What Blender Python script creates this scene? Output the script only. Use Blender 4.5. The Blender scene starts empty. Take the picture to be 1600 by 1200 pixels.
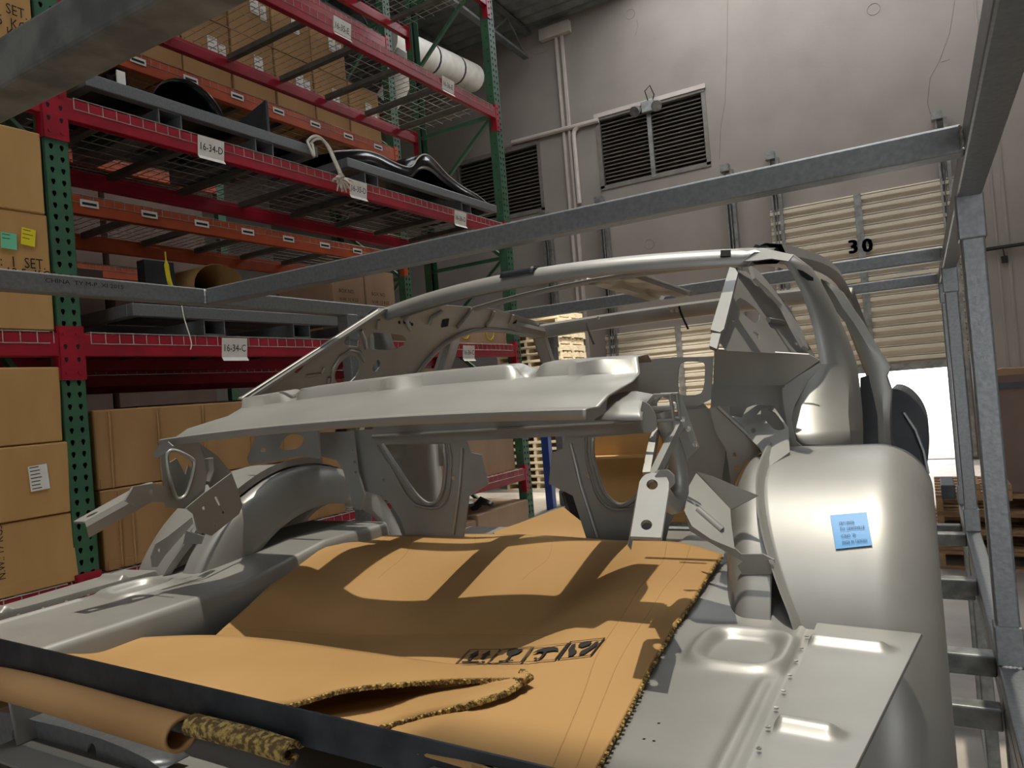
import bpy, bmesh, math, random
from math import sin, cos, pi, radians, atan2, sqrt
from mathutils import Vector, Matrix
from mathutils.geometry import tessellate_polygon
random.seed(7)
scene = bpy.context.scene
COL = scene.collection
EYE = 1.55                       # camera height above the warehouse floor; all geometry below is written relative to the eye

# ------------------------------------------------------------------ camera
FPX = 1132.08; YAW, PITCH, ROLL = .517418, .0141116, .0821725
_f = Vector((-sin(YAW)*cos(PITCH), cos(YAW)*cos(PITCH), sin(PITCH)))
_r0 = Vector((cos(YAW), sin(YAW), 0)); _u0 = _r0.cross(_f)
_r = _r0*cos(ROLL) - _u0*sin(ROLL); _u = _u0*cos(ROLL) + _r0*sin(ROLL)
cam_d = bpy.data.cameras.new('camera'); cam = bpy.data.objects.new('camera', cam_d); COL.objects.link(cam)
cam_d.sensor_width = 36; cam_d.lens = FPX/1600*36; cam_d.clip_start = .02; cam_d.clip_end = 200
cam.matrix_world = Matrix(((_r.x,_u.x,-_f.x,0),(_r.y,_u.y,-_f.y,0),(_r.z,_u.z,-_f.z,EYE),(0,0,0,1)))
scene.camera = cam

# ------------------------------------------------------------------ light
scene.view_settings.view_transform = 'Standard'; scene.view_settings.look = 'None'
scene.view_settings.gamma = 1; scene.view_settings.use_curve_mapping = False
scene.view_settings.exposure = 0.35
w = bpy.data.worlds.new('sky'); scene.world = w; w.use_nodes = True
w.node_tree.nodes['Background'].inputs[0].default_value = (.93, .96, 1.0, 1)
w.node_tree.nodes['Background'].inputs[1].default_value = 4.0
sd = bpy.data.lights.new('sun', 'SUN'); sd.energy = 2.7; sd.angle = radians(.6); sd.color = (1, .93, .80)
sun = bpy.data.objects.new('sun', sd); COL.objects.link(sun); sun.location = (0, 3, 12)
sun.rotation_euler = Vector((.03, .055, 1)).to_track_quat('Z', 'Y').to_euler()
scene.cycles.use_denoising = True
scene.cycles.max_bounces = 8

# ------------------------------------------------------------------ pixel rays -> points on real planes (survey helper)
def ray(p): return _r*((p[0]-800)/FPX) - _u*((p[1]-600)/FPX) + _f
def aX(p, X): d = ray(p); return d*(X/d.x)
def aY(p, Y): d = ray(p); return d*(Y/d.y)
def aZ(p, Z): d = ray(p); return d*(Z/d.z)
def aP(p, n, c): d = ray(p); return d*(c/d.dot(Vector(n)))   # plane n.x = c

# ------------------------------------------------------------------ materials
def lin(h):
    h = h.lstrip('#'); v = [int(h[i:i+2], 16)/255 for i in (0, 2, 4)]
    return tuple(c/12.92 if c <= .04045 else ((c+.055)/1.055)**2.4 for c in v) + (1,)
def material(name, a, b=None, scale=6., rough=.6, metal=0., bump=0., bscale=60., stretch=(1,1,1), detail=4., lo=.35, hi=.65, coat=0., emit=None):
    m = bpy.data.materials.new(name); m.use_nodes = True
    nt = m.node_tree; N = nt.nodes; L = nt.links; bs = N['Principled BSDF']
    bs.inputs['Roughness'].default_value = rough; bs.inputs['Metallic'].default_value = metal
    bs.inputs['Coat Weight'].default_value = coat
    tc = N.new('ShaderNodeTexCoord'); mp = N.new('ShaderNodeMapping'); mp.inputs['Scale'].default_value = stretch
    L.new(tc.outputs['Object'], mp.inputs[0])
    if b:
        n = N.new('ShaderNodeTexNoise'); n.inputs['Scale'].default_value = scale; n.inputs['Detail'].default_value = detail
        r = N.new('ShaderNodeValToRGB'); r.color_ramp.elements[0].color = lin(a); r.color_ramp.elements[1].color = lin(b)
        r.color_ramp.elements[0].position = lo; r.color_ramp.elements[1].position = hi
        L.new(mp.outputs[0], n.inputs['Vector']); L.new(n.outputs['Fac'], r.inputs[0]); L.new(r.outputs[0], bs.inputs['Base Color'])
    else: bs.inputs['Base Color'].default_value = lin(a)
    if bump:
        n2 = N.new('ShaderNodeTexNoise'); n2.inputs['Scale'].default_value = bscale; n2.inputs['Detail'].default_value = 3
        bp = N.new('ShaderNodeBump'); bp.inputs['Strength'].default_value = bump; bp.inputs['Distance'].default_value = .01
        L.new(mp.outputs[0], n2.inputs['Vector']); L.new(n2.outputs['Fac'], bp.inputs['Height']); L.new(bp.outputs[0], bs.inputs['Normal'])
    return m
M = {}
M['primer'] = material('satin_primer', '#8a8984', '#92918c', 9, .43, .40, 0, detail=6)
M['galv'] = material('galvanized_steel', '#7c7f81', '#888b8c', 110, .42, .6, .06, 90, detail=3)
M['galvdull'] = material('dull_galvanized_steel', '#6c6e6c', '#90928e', 26, .5, .6, .06, 90)
M['strip'] = material('shaded_steel_strip', '#363b41', '#484e54', 30, .42, .5, .05, 60)  # shade on the rear bar is put into this darker steel colour
M['weld'] = material('weld_bead', '#9a9a96', '#d0cfc8', 60, .35, .8, .4, 140)
M['red'] = material('red_rack_paint', '#8f1226', '#a8182f', 7, .42, 0, .04, 40)
M['orange'] = material('orange_rack_paint', '#a8431c', '#c05424', 6, .5, 0, .04, 40)
M['green'] = material('green_rack_paint', '#31583f', '#3a6648', 8, .5, 0, .04, 40)
M['wire'] = material('galvanized_wire', '#8e887b', '#aaa497', 20, .5, .4)
M['channel'] = material('deck_channel_steel', '#55544d', '#6a685f', 9, .5, .4)
M['blackhole'] = material('dark_void', '#0b0b0b', None, rough=.9)
M['card'] = material('kraft_cardboard', '#b48a52', '#c49a60', 5, .85, 0, .10, 40, stretch=(1,1,.35))
M['card2'] = material('worn_cardboard', '#9a7448', '#ac8556', 3, .88, 0, .12, 30, stretch=(1.5,1.5,.6))
M['cardp'] = material('pale_cardboard', '#ad8f72', '#ba9b7d', 3, .88, 0, .12, 30, stretch=(1.5,1.5,.6))
M['sheet'] = material('cardboard_sheet', '#94713f', '#a17d4c', 3.2, .85, 0, .07, 24)
M['cardedge'] = material('corrugated_edge', '#5f4a26', '#b59a58', 150, .95, 0, .8, 240, lo=.45, hi=.6)
M['tape'] = material('packing_tape', '#b08a55', '#bb9763', 5, .35)
M['ink'] = material('black_ink', '#17130f', None, rough=.8)
M['blueink'] = material('navy_ink', '#18234f', None, rough=.6)
M['paper'] = material('white_paper', '#dcd8cd', '#e8e5dc', 12, .8)
M['black'] = material('black_painted_steel', '#0d0e10', '#17181b', 7, .22, .1, .03, 30, coat=.3)
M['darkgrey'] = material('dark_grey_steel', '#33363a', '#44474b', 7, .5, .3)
M['wall'] = material('painted_concrete_wall', '#857c74', '#8e857c', 1.3, .85, 0, .12, 22, detail=8)
M['trimw'] = material('painted_pipe', '#b0a59a', '#bbb0a6', 5, .6)
M['louvre'] = material('dirty_louver', '#67625a', '#78726a', 5, .65, .1)
M['door'] = material('cream_door_slat', '#c0b5a1', '#c8bda9', 3, .55, .05)
M['track'] = material('door_track_steel', '#75736f', '#95938e', 10, .45, .6)
M['floor'] = material('concrete_floor', '#8b8379', '#a89f94', 2.2, .55, 0, .08, 30, detail=8)
M['outside'] = material('sunlit_asphalt', '#b6b2aa', '#c8c4bb', 3, .9)
M['deck'] = material('corrugated_roof_deck', '#6f7471', '#878c89', 4, .5, .4)
M['joist'] = material('grey_roof_joist', '#5d605f', '#6f7271', 5, .55, .3)
M['wood'] = material('pallet_wood', '#d9c39a', '#f0e2c4', 7, .85, 0, .25, 40, stretch=(1,1,5))
M['wooddark'] = material('aged_pallet_wood', '#7c6248', '#a5835c', 7, .88, 0, .25, 40, stretch=(1,1,5))
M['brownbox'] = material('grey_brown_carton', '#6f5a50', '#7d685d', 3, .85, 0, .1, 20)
M['blue'] = material('blue_sticker', '#2f86c4', '#3a92cf', 6, .45)
M['yellow'] = material('yellow_note', '#e3d21e', None, rough=.8)
M['mint'] = material('mint_note', '#6fc79a', None, rough=.8)
M['rope'] = material('white_rope', '#cfc8b6', '#e3ddcf', 30, .9, 0, .4, 120)
M['white'] = material('white_insulation', '#cfc9bd', '#dedad0', 5, .7, 0, .1, 20)
M['bluepaint'] = material('blue_rack_paint', '#27408a', '#2f4a97', 5, .5)

# ------------------------------------------------------------------ mesh builder
class MB:
    def __init__(s): s.v = []; s.f = []; s.mi = []; s.m = 0
    def add(s, vs, fs, m=None):
        o = len(s.v); s.v += [Vector(q) for q in vs]; s.f += [tuple(i+o for i in f) for f in fs]
        s.mi += [s.m if m is None else m]*len(fs); return s
    def obox(s, o, a, b, c, m=None):            # corner + three edge vectors
        o, a, b, c = map(Vector, (o, a, b, c))
        vs = [o, o+a, o+a+b, o+b, o+c, o+a+c, o+a+b+c, o+b+c]
        fs = [(0,3,2,1),(4,5,6,7),(0,1,5,4),(1,2,6,5),(2,3,7,6),(3,0,4,7)]
        if a.cross(b).dot(c) < 0: fs = [f[::-1] for f in fs]
        return s.add(vs, fs, m)
    def box(s, p, q, m=None):
        lo = [min(a,b) for a,b in zip(p,q)]; hi = [max(a,b) for a,b in zip(p,q)]
        return s.obox(lo, (hi[0]-lo[0],0,0), (0,hi[1]-lo[1],0), (0,0,hi[2]-lo[2]), m)
    def bar(s, p, q, w, h, up=(0,0,1), m=None):   # rectangular bar centred on p-q
        p, q = Vector(p), Vector(q); d = q-p; up = Vector(up)
        x = d.cross(up); 
        if x.length < 1e-6: x = d.cross(Vector((1,0,0)))
        x.normalize(); z = x.cross(d).normalized()
        return s.obox(p - x*w/2 - z*h/2, x*w, d, z*h, m)
    def tube(s, path, r, n=6, m=None, cap=True, closed=False):
        path = [Vector(p) for p in path]; k = len(path); rs = r if isinstance(r, (list,tuple)) else [r]*k
        vs = []; pu = None
        for i, p in enumerate(path):
            if closed: t = path[(i+1)%k]-path[i-1]
            else: t = path[min(i+1,k-1)]-path[max(i-1,0)]
            t.normalize()
            if pu is None:
                pu = t.orthogonal().normalized()
            pu = (pu - t*pu.dot(t)); pu.normalize(); w_ = t.cross(pu)
            for j in range(n):
                a = 2*pi*j/n + pi/n; vs.append(p + pu*cos(a)*rs[i] + w_*sin(a)*rs[i])
        fs = []
        for i in range(k if closed else k-1):
            i2 = (i+1)%k
            for j in range(n): fs.append((i*n+j, i*n+(j+1)%n, i2*n+(j+1)%n, i2*n+j))
        if cap and not closed: fs += [tuple(range(n))[::-1], tuple((k-1)*n+j for j in range(n))]
        return s.add(vs, fs, m)
    def grid(s, rows, m=None, flip=False, wrap=False):
        nr, nc = len(rows), len(rows[0]); vs = [p for r in rows for p in r]; fs = []
        for i in range(nr-1):
            for j in range(nc if wrap else nc-1):
                j2 = (j+1)%nc; f = (i*nc+j, i*nc+j2, (i+1)*nc+j2, (i+1)*nc+j); fs.append(f[::-1] if flip else f)
        return s.add(vs, fs, m)
    def plate(s, pts, holes=(), t=.002, m=None, side=None):   # planar outline with holes, extruded by t along its normal
        loops = [[Vector(p) for p in pts]] + [[Vector(p) for p in h] for h in holes]
        nrm = Vector((0,0,0)); L0 = loops[0]
        for i in range(len(L0)): nrm += (L0[i]-L0[0]).cross(L0[(i+1)%len(L0)]-L0[0])
        nrm.normalize()
        if side is not None and nrm.dot(Vector(side)) < 0: nrm = -nrm
        ax = (L0[1]-L0[0]).normalized(); ay = nrm.cross(ax)
        fl = [[Vector((p.dot(ax), p.dot(ay), 0)) for p in lp] for lp in loops]
        tri = tessellate_polygon(fl); flat = [p for lp in loops for p in lp]; n = len(flat)
        vs = flat + [p - nrm*t for p in flat]; fs = []
        for a,b,c in tri:
            if (flat[b]-flat[a]).cross(flat[c]-flat[a]).dot(nrm) < 0: b, c = c, b
            fs += [(a,b,c), (a+n,c+n,b+n)]
        o = 0
        for lp in loops:
            k = len(lp)
            for i in range(k): fs.append((o+i, o+(i+1)%k, n+o+(i+1)%k, n+o+i))
            o += k
        return s.add(vs, fs, m)
    def disc(s, c, nrm, r, t=.002, n=12, m=None):
        nrm = Vector(nrm).normalized(); a = nrm.orthogonal().normalized(); b = nrm.cross(a); c = Vector(c)
        return s.tube([c, c+nrm*t], r, n, m)
    def build(s, name, mat, parent=None, smooth=None, bevel=0, solid=0, kind=None, recalc=True, tidy=True):
        base = Vector((0,0,0)) if not s.v else None
        if parent is None:
            lo = Vector([min(q[i] for q in s.v) for i in range(3)]); hi = Vector([max(q[i] for q in s.v) for i in range(3)])
            base = Vector(((lo.x+hi.x)/2, (lo.y+hi.y)/2, lo.z))
        else: base = Vector(parent['_w'])
        me = bpy.data.meshes.new(name); me.from_pydata([q-base for q in s.v], [], s.f)
        mats = mat if isinstance(mat, (list,tuple)) else [mat]
        for k in mats: me.materials.append(M[k])
        me.polygons.foreach_set('material_index', s.mi)
        bm = bmesh.new(); bm.from_mesh(me)
        if tidy: bmesh.ops.remove_doubles(bm, verts=bm.verts, dist=1e-6)
        if recalc: bmesh.ops.recalc_face_normals(bm, faces=bm.faces)
        bm.to_mesh(me); bm.free()
        o = bpy.data.objects.new(name, me); COL.objects.link(o)
        if parent is None: o.location = base + Vector((0,0,EYE))
        else: o.parent = parent
        o['_w'] = tuple(base)
        if solid: md = o.modifiers.new('thickness', 'SOLIDIFY'); md.thickness = solid; md.offset = 0
        if bevel: md = o.modifiers.new('edge', 'BEVEL'); md.width = bevel; md.segments = 2; md.limit_method = 'ANGLE'; md.angle_limit = radians(40)
        if smooth is not None:
            me.shade_smooth(); me.set_sharp_from_angle(angle=radians(smooth))
        if kind: o['kind'] = kind
        return o
def thing(name, label, cat, at, group=None):
    o = bpy.data.objects.new(name, None); COL.objects.link(o); o.empty_display_size = .1
    o.location = Vector(at) + Vector((0,0,EYE)); o['_w'] = tuple(at); o['label'] = label; o['category'] = cat
    if group: o['group'] = group
    return o
def tag(o, label, cat, group=None):
    o['label'] = label; o['category'] = cat
    if group: o['group'] = group
    return o
def struct(o): o['kind'] = 'structure'; return o
def chaikin(pts, n=2, closed=True):
    pts = [Vector(p) for p in pts]
    for _ in range(n):
        q = []; k = len(pts)
        if not closed: q.append(pts[0])
        for i in range(k if closed else k-1):
            a, b = pts[i], pts[(i+1)%k]; q += [a*.75+b*.25, a*.25+b*.75]
        if not closed: q.append(pts[-1])
        pts = q
    return pts
def circ(c, ax, ay, rx, ry=None, n=14):
    c, ax, ay = Vector(c), Vector(ax), Vector(ay); ry = ry or rx
    return [c + ax*cos(2*pi*i/n)*rx + ay*sin(2*pi*i/n)*ry for i in range(n)]
_tc = {}
def text_geo(txt):
    if txt not in _tc:
        cu = bpy.data.curves.new('t', 'FONT'); cu.body = txt; cu.align_x = 'LEFT'; cu.resolution_u = 2
        ob = bpy.data.objects.new('t', cu); COL.objects.link(ob)
        me = bpy.data.meshes.new_from_object(ob.evaluated_get(bpy.context.evaluated_depsgraph_get()))
        _tc[txt] = ([q.co.copy() for q in me.vertices], [tuple(p.vertices) for p in me.polygons])
        bpy.data.objects.remove(ob); bpy.data.curves.remove(cu); bpy.data.meshes.remove(me)
    return _tc[txt]
def add_text(mb, txt, o, ax, ay, size, m=None, stretch=1., lift=.0008):
    vs, fs = text_geo(txt); o, ax, ay = Vector(o), Vector(ax).normalized(), Vector(ay).normalized(); n = ax.cross(ay)*lift
    mb.add([o + ax*q.x*size*stretch + ay*q.y*size + n for q in vs], fs, m)
def U(x, y, z): return Vector((x, y, z))
# ================================================================== the room
YW = 13.0                                   # far wall
def wpt(p, off=0.): return aY(p, YW-off)
dL, dR = -1.98, .50                         # dock door opening
fl = MB(); fl.box((-14.2,-6.2,-1.75), (7,YW+.3,-1.55)); struct(fl.build('floor', 'floor'))
ap = MB(); ap.box((-30,YW+.3,-1.80), (30,60,-1.56)); struct(ap.build('pavement', 'outside'))
lv1 = (wpt((931,189)), wpt((1111,255))); L1 = (lv1[0].x, lv1[1].x, (lv1[1].z+wpt((942,297)).z)/2, (lv1[0].z+wpt((1102,139)).z)/2)
L2 = (wpt((712,255)).x, wpt((848,280)).x, wpt((850,328)).z, wpt((845,222)).z)
d2L, d2R = wpt((942,400)).x, wpt((1128,300)).x
def rect(x0,x1,z0,z1,y): return [U(x0,y,z0),U(x1,y,z0),U(x1,y,z1),U(x0,y,z1)]
wl = MB(); TOP = 7.6
wl.plate(rect(-16,7,-1.55,TOP,YW), [rect(dL,dR,-1.54,2.74,YW), rect(d2L,d2R,-1.54,.95,YW), rect(*L1,YW), rect(*L2,YW)], .28, side=(0,-1,0))
struct(wl.build('wall_far', 'wall'))
lw = MB(); lw.box((-14.2,-6,-1.55), (-14,YW,TOP)); struct(lw.build('wall_left', 'wall'))

rw = MB(); rw.plate([U(4.5,-6,-1.55),U(4.5,YW,-1.55),U(4.5,YW,TOP),U(4.5,-6,TOP)],[],.2,side=(-1,0,0)); struct(rw.build('wall_right','wall'))
bw = MB(); bw.plate(rect(-14,4.5,-1.55,TOP,-6),[rect(1.2,4.0,-1.5,1.6,-6)],.2,side=(0,1,0)); struct(bw.build('wall_back','wall'))
# roof deck (corrugated, ribs across) with skylight bays, several added unseen to shape the light
def corr(mb, x0, x1, y0, y1, z=7.25):
    ys = [y0] + [k*.15 for k in range(int(math.floor(y0/.15))+1, int(math.ceil(y1/.15)))] + [y1]
    hh = lambda y: z + .045*abs(((y/.15) % 2) - 1)
    prof = [(y, hh(y)) for y in ys]
    rows = []
    for (y,h) in prof: rows.append([U(x0,y,h), U(x1,y,h)])
    mb.grid(rows)
cb = MB()
for x0,x1,y0,y1 in [(-14,-6.2,-6,13),(-6.2,-4.2,-6,8.4),(-6.2,-4.2,10.4,13),(-4.2,-2.5,-6,4.9),(-4.2,-2.5,6.4,9.4),(-4.2,-2.5,12.7,13),(-2.5,-1.9,-6,9.4),(-2.5,-1.9,12.7,13),(-1.9,.62,-.8,.98),(-1.9,.62,3.9,9.4),(-1.9,.45,12.7,13),(.62,4.6,-.8,9.9),(1.5,4.6,-6,-.8),(.45,1.5,-6,-4.4),(.45,1.5,-1.3,-.8),(.45,4.6,12.7,13),(2.6,4.6,9.9,12.7),(-1.9,.45,-6,-4.4),(-1.9,.45,-1.3,-.8)]:
    corr(cb, x0,x1,y0,y1)
o = cb.build('ceiling', 'deck', solid=.02); struct(o)
for jx in (-6.35,-8.05,-9.75,-11.4):
    t = thing('roof_joist', 'x', 'joist', (jx,8,6.6)); 
    for k in ('label','category'): del t[k]
    struct(t)
    a = MB(); a.bar((jx,1,7.17),(jx,12.95,7.17),.14,.06); a.build('top_chord','joist',t)
    a = MB(); a.bar((jx,1,6.62),(jx,12.8,6.62),.12,.05); a.build('bottom_chord','joist',t)
    a = MB(); n = 18
    for i in range(n):
        y0 = 1+i*11.8/n; y1 = y0+11.8/n
        a.tube([(jx,y0,7.15 if i%2 else 6.62),(jx,y1,6.62 if i%2 else 7.15)], .018, 5)
    a.build('web','joist',t, kind='stuff')
hb = MB(); hb.bar((-14,9.6,6.9),(-5.2,9.6,6.9),.15,.3); o = hb.build('trim_1','joist'); struct(o)

# louvres in the wall
def louvre(idx, x0,x1,z0,z1, leaves):
    t = thing('window_%d'%idx, '', '', ((x0+x1)/2,YW,z0)); del t['label'], t['category']; struct(t)
    f = MB(); w_ = .07
    f.box((x0,YW-.03,z1-.03),(x1,YW+.1,z1+.05)); f.box((x0,YW-.02,z0-.03),(x1,YW+.1,z0+.05))
    f.box((x0,YW-.02,z0),(x0+w_,YW+.1,z1)); f.box((x1-w_,YW-.02,z0),(x1,YW+.1,z1))
    f.build('window_frame','louvre',t)
    bk = MB(); bk.box((x0,YW+.2,z0),(x1,YW+.24,z1)); bk.build('backing','channel',t)
    xs = [x0+w_+(x1-x0-2*w_)*i/leaves for i in range(leaves+1)]
    for i in range(leaves):
        s = MB(); n = 17; h = (z1-z0-.1)/n
        for k in range(n):
            zz = z0+.05+k*h
            s.obox((xs[i]+.02,YW+.0,zz),(xs[i+1]-xs[i]-.04,0,0),(0,.13,h*.95),(0,.012,-.012))
        s.build('slats','louvre',t, kind='stuff')
    if leaves > 1:
        mu = MB(); mu.box((xs[1]-.04,YW-.03,z0),(xs[1]+.04,YW+.1,z1)); mu.build('mullion','track',t)
louvre(1, *L1, 2); louvre(2, *L2, 2)
tr = MB(); tr.box((L1[0]-.02,YW-.05,L1[3]+.02),(L1[1]+.02,YW,L1[3]+.10)); struct(tr.build('trim_2','trimw'))
# roller doors
def rolldoor(idx, x0,x1,zb,zt,n):
    t = thing('door_%d'%idx,'','',((x0+x1)/2,YW-.1,zb)); del t['label'], t['category']; struct(t)
    h = (zt-zb)/n; y = YW-.07
    for k in range(n):
        z = zb+k*h; s = MB()
        prof = [(0,0),(.0,.30*h),(-.045,.40*h),(-.045,.70*h),(0,.80*h),(-.022,.86*h),(-.022,.93*h),(0,h)]
        s.grid([[U(x0,y+a,z+b),U(x1,y+a,z+b)] for a,b in prof]); s.build('slat','door',t, smooth=25)
    return t
D1 = rolldoor(1, dL-.08, dR+.12, -.04, 2.74, 17)
D2 = rolldoor(2, d2L-.05, d2R+.05, -1.5, .98, 15)
for t,xc,z0,z1 in ((D1,(dL+dR)/2+.02,-.02,2.74),(D2,(d2L+d2R)/2+.2,-1.5,.98)):
    s = MB(); s.box((xc-.055,YW-.12,z0),(xc+.055,YW-.1,z1)); s.build('centre_stile','track',t)
hd = MB(); hd.box((dL-.1,YW-.14,-.13),(dR+.1,YW-.08,-.02)); hd.build('bottom_bar','track',D1)
for px in ((1395,425),(1290,450)):
    q = wpt(px,.1); s = MB(); a = chaikin(rect(q.x-.0,q.x+.52,q.z-.16,q.z+.0,YW-.105),2)
    s.plate(a,(),.006,side=(0,-1,0)); s.build('lift_plate','track',D1)
nm = MB()
q = wpt((1326,397),.13); [add_text(nm,'3',(q.x+e,YW-.125,q.z+f),(1,0,0),(0,0,1),.30) for e in (-.014,0,.014) for f in (0,.012)]
q = wpt((1348,395),.13); [add_text(nm,'0',(q.x+e,YW-.125,q.z+f),(1,0,0),(0,0,1),.30) for e in (-.014,0,.014) for f in (0,.012)]
nm.build('door_number','blueink',D1)
# door tracks
for px in ((850,330),(937,307),(1134,257),(1205,238),(1466,174)):
    q = wpt(px,.15); s = MB()
    s.box((q.x-.06,YW-.16,-1.5),(q.x-.035,YW-.02,q.z)); s.box((q.x+.05,YW-.16,-1.5),(q.x+.10,YW-.02,q.z-.1))
    s.box((q.x-.06,YW-.04,-1.5),(q.x+.10,YW-.02,q.z-.3))
    t = s.build('trim_3','track'); struct(t)
    b = MB(); b.box((q.x-.1,YW-.2,q.z-.12),(q.x+.05,YW-.05,q.z)); b.tube([(q.x+.0,YW-.1,q.z-.3),(q.x+.0,YW-.1,-1.4)],.02,6); struct(b.build('trim_4','track'))
# wall pipes, seam, conduit
s = MB()
a, b = wpt((800,223),.06), wpt((935,188),.06); s.tube([a,b],.045,8)
a = wpt((897,202),.06); c = wpt((905,318),.06); s.tube([a+U(.08,0,.02),a+U(0.01,0,-.02),a+U(-.02,0,-.1),U(a.x-.02,a.y,c.z)],.045,8); struct(s.build('trim_5','trimw',smooth=40))
s = MB(); q = wpt((868,60)); q2 = wpt((890,50))
for dx in (0,.12): s.box((q.x+dx,YW-.05,-1.55),(q.x+dx+.05,YW,q.z))
s.box((q.x-.3,YW-.12,q.z),(q.x+.35,YW,q.z+.22)); struct(s.build('trim_6','trimw'))
s = MB(); q = wpt((1526,60)); s.box((q.x,YW-.012,-1.5),(q.x+.03,YW,TOP)); struct(s.build('trim_7','wall'))
s = MB(); q = wpt((1572,380)); s.box((q.x,YW-.012,-1.5),(q.x+.04,YW,TOP)); struct(s.build('trim_8','wall'))
s = MB(); a = wpt((1540,390),.05); b = wpt((1640,375),.05); s.tube([a,b],.03,6); struct(s.build('trim_9','ink'))
# dusty cracks on the plaster
cr = MB()
for pts in ([(1492,0),(1484,50),(1468,95),(1453,122),(1449,160),(1457,190)],[(1137,0),(1136,80),(1133,160),(1126,200),(1124,250)],[(1470,97),(1478,95),(1484,92)],[(995,30),(997,40),(993,55)],[(820,70),(835,85),(850,82),(858,75)]):
    cr.tube([wpt(p,.001) for p in pts], .0035, 4)
struct(cr.build('trim_10','louvre'))
for p in ((1365,14),(985,22),(1015,381)):
    q = wpt(p,.0); s = MB(); s.tube(circ(q,(1,0,0),(0,0,1),.09,n=16),.008,4,closed=True); struct(s.build('trim_11','wall'))
# twin spot emergency light over the louvre
q = wpt((1012,168),.1)
t = thing('emergency_light','grey twin-head emergency light mounted above the double louver','light',q)
s = MB(); s.box(q+U(-.12,-.02,-.08), q+U(.12,.08,.12)); s.build('housing','track',t,bevel=.01)
for dx in (-.22,.2):
    s = MB(); s.tube([q+U(dx,-.12,-.06),q+U(dx*.9,-.02,.0),q+U(dx*.8,.03,.02)],[.1,.085,.03],10); s.build('lamp_head','track',t,smooth=40)
s = MB(); s.tube([q+U(.02,0,.1),q+U(-.02,-.03,.3),q+U(.08,-.02,.38),q+U(.14,0,.2),q+U(.1,0,.1)],.012,5); s.build('cable','ink',t)

# spot lamp added out of view to brighten the pallet stack
t = thing('added_pallet_lamp','round high-bay lamp hanging above the tall pale pallet stack','lamp',(-3.2,8.6,5.6))
m = MB(); m.tube([(-3.2,8.6,5.6),(-3.2,8.6,5.75),(-3.2,8.6,5.95)],[.28,.22,.08],18); m.build('added_lamp_shade','track',t,smooth=40)
m = MB(); m.tube([(-3.2,8.6,5.95),(-3.2,8.6,7.2)],.012,6); m.build('added_lamp_hanger','track',t)
ld = bpy.data.lights.new('added_pallet_spot','SPOT'); ld.energy = 2600; ld.spot_size = radians(42); ld.spot_blend = .3; ld.shadow_soft_size = .2; ld.color = (1,.96,.88)
lo = bpy.data.objects.new('added_spot',ld); COL.objects.link(lo); lo.parent = t; lo.location = (0,0,-.03)
lo.rotation_euler = (Vector((-3.2,8.6,5.6))-Vector((-3.7,10.9,.2))).to_track_quat('Z','Y').to_euler()

q = wpt((1570,405),.04); t = thing('wall_sensor','small black sensor box on the far wall right of the dock door','sensor',q)
m = MB(); m.box(q+U(-.04,0,-.05),q+U(.04,.04,.05)); m.build('sensor_body','ink',t,bevel=.005)
m = MB(); m.tube([q+U(0,.02,.05),q+U(-.01,.03,.2)],.006,5); m.build('lead','ink',t)
# ================================================================== pallet racks (local axes: s along the aisle, d into the rack)
RA = radians(2.2); RT = Vector((sin(RA), cos(RA), 0)); RN = Vector((cos(RA), -sin(RA), 0)); RO = Vector((-3.15, 1.79, 0)); RZ = Vector((0,0,1))
def rk(s, d, z): return RO + RT*s - RN*d + RZ*z
def rbox(mb, s0,s1,d0,d1,z0,z1,m=None): return mb.obox(rk(s0,d0,z0), RT*(s1-s0), -RN*(d1-d0), RZ*(z1-z0), m)
def drop_poly(c, ax, ay, r):     # teardrop slot
    return [c+ax*(r*.9)+ay*r*.2, c+ax*(r*.55)+ay*r, c-ax*(r*.55)+ay*r, c-ax*(r*.9)+ay*r*.2, c-ax*r*.3-ay*r*1.3, c+ax*r*.3-ay*r*1.3]
def upright(parent, s0, s1, d, dirn, z0, z1, holes=True, mat='green', depth=.075):
    # column: front plate with two rows of slots, two side plates; dirn=+1 faces the aisle
    m = MB(); f = d; th = .003; pitch = .0508
    k0, k1 = (z0, z1)
    zz = z0; 
    while zz < z1-.001:
        ze = min(zz+.508, z1); hl = []
        if holes:
            n = int(round((ze-zz)/pitch))
            for i in range(n):
                zc = zz+pitch*(i+.5)
                for q in (.28,.72): hl.append(drop_poly(rk(s0+(s1-s0)*q,f,zc), RT, RZ, .0105))
        m.plate([rk(s0,f,zz),rk(s1,f,zz),rk(s1,f,ze),rk(s0,f,ze)], hl, th, side=RN*dirn); zz = ze
    e = f + depth*dirn
    lo, hi = min(f,e), max(f,e)
    if holes:
        zz = z0
        while zz < z1-.001:
            ze = min(zz+1.016, z1); hl = []
            n = int(round((ze-zz)/(2*pitch)))
            for i in range(n):
                zc = zz+2*pitch*(i+.5); hl.append([rk(s0, lo+(hi-lo)*.4+.006*cos(a), zc+.006*sin(a)) for a in (0.5,1.6,2.6,3.7,4.7,5.8)])
            m.plate([rk(s0,lo,zz),rk(s0,hi,zz),rk(s0,hi,ze),rk(s0,lo,ze)], hl, th, side=-RT); zz = ze
    else: rbox(m, s0,s0+th,lo,hi,z0,z1)
    rbox(m, s1-th,s1,lo,hi,z0,z1)
    rbox(m, s0+.006,s1-.006,lo+depth*.6,lo+depth*.62,z0,z1,1)
    return m.build('upright', (mat,'blackhole'), parent)
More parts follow.
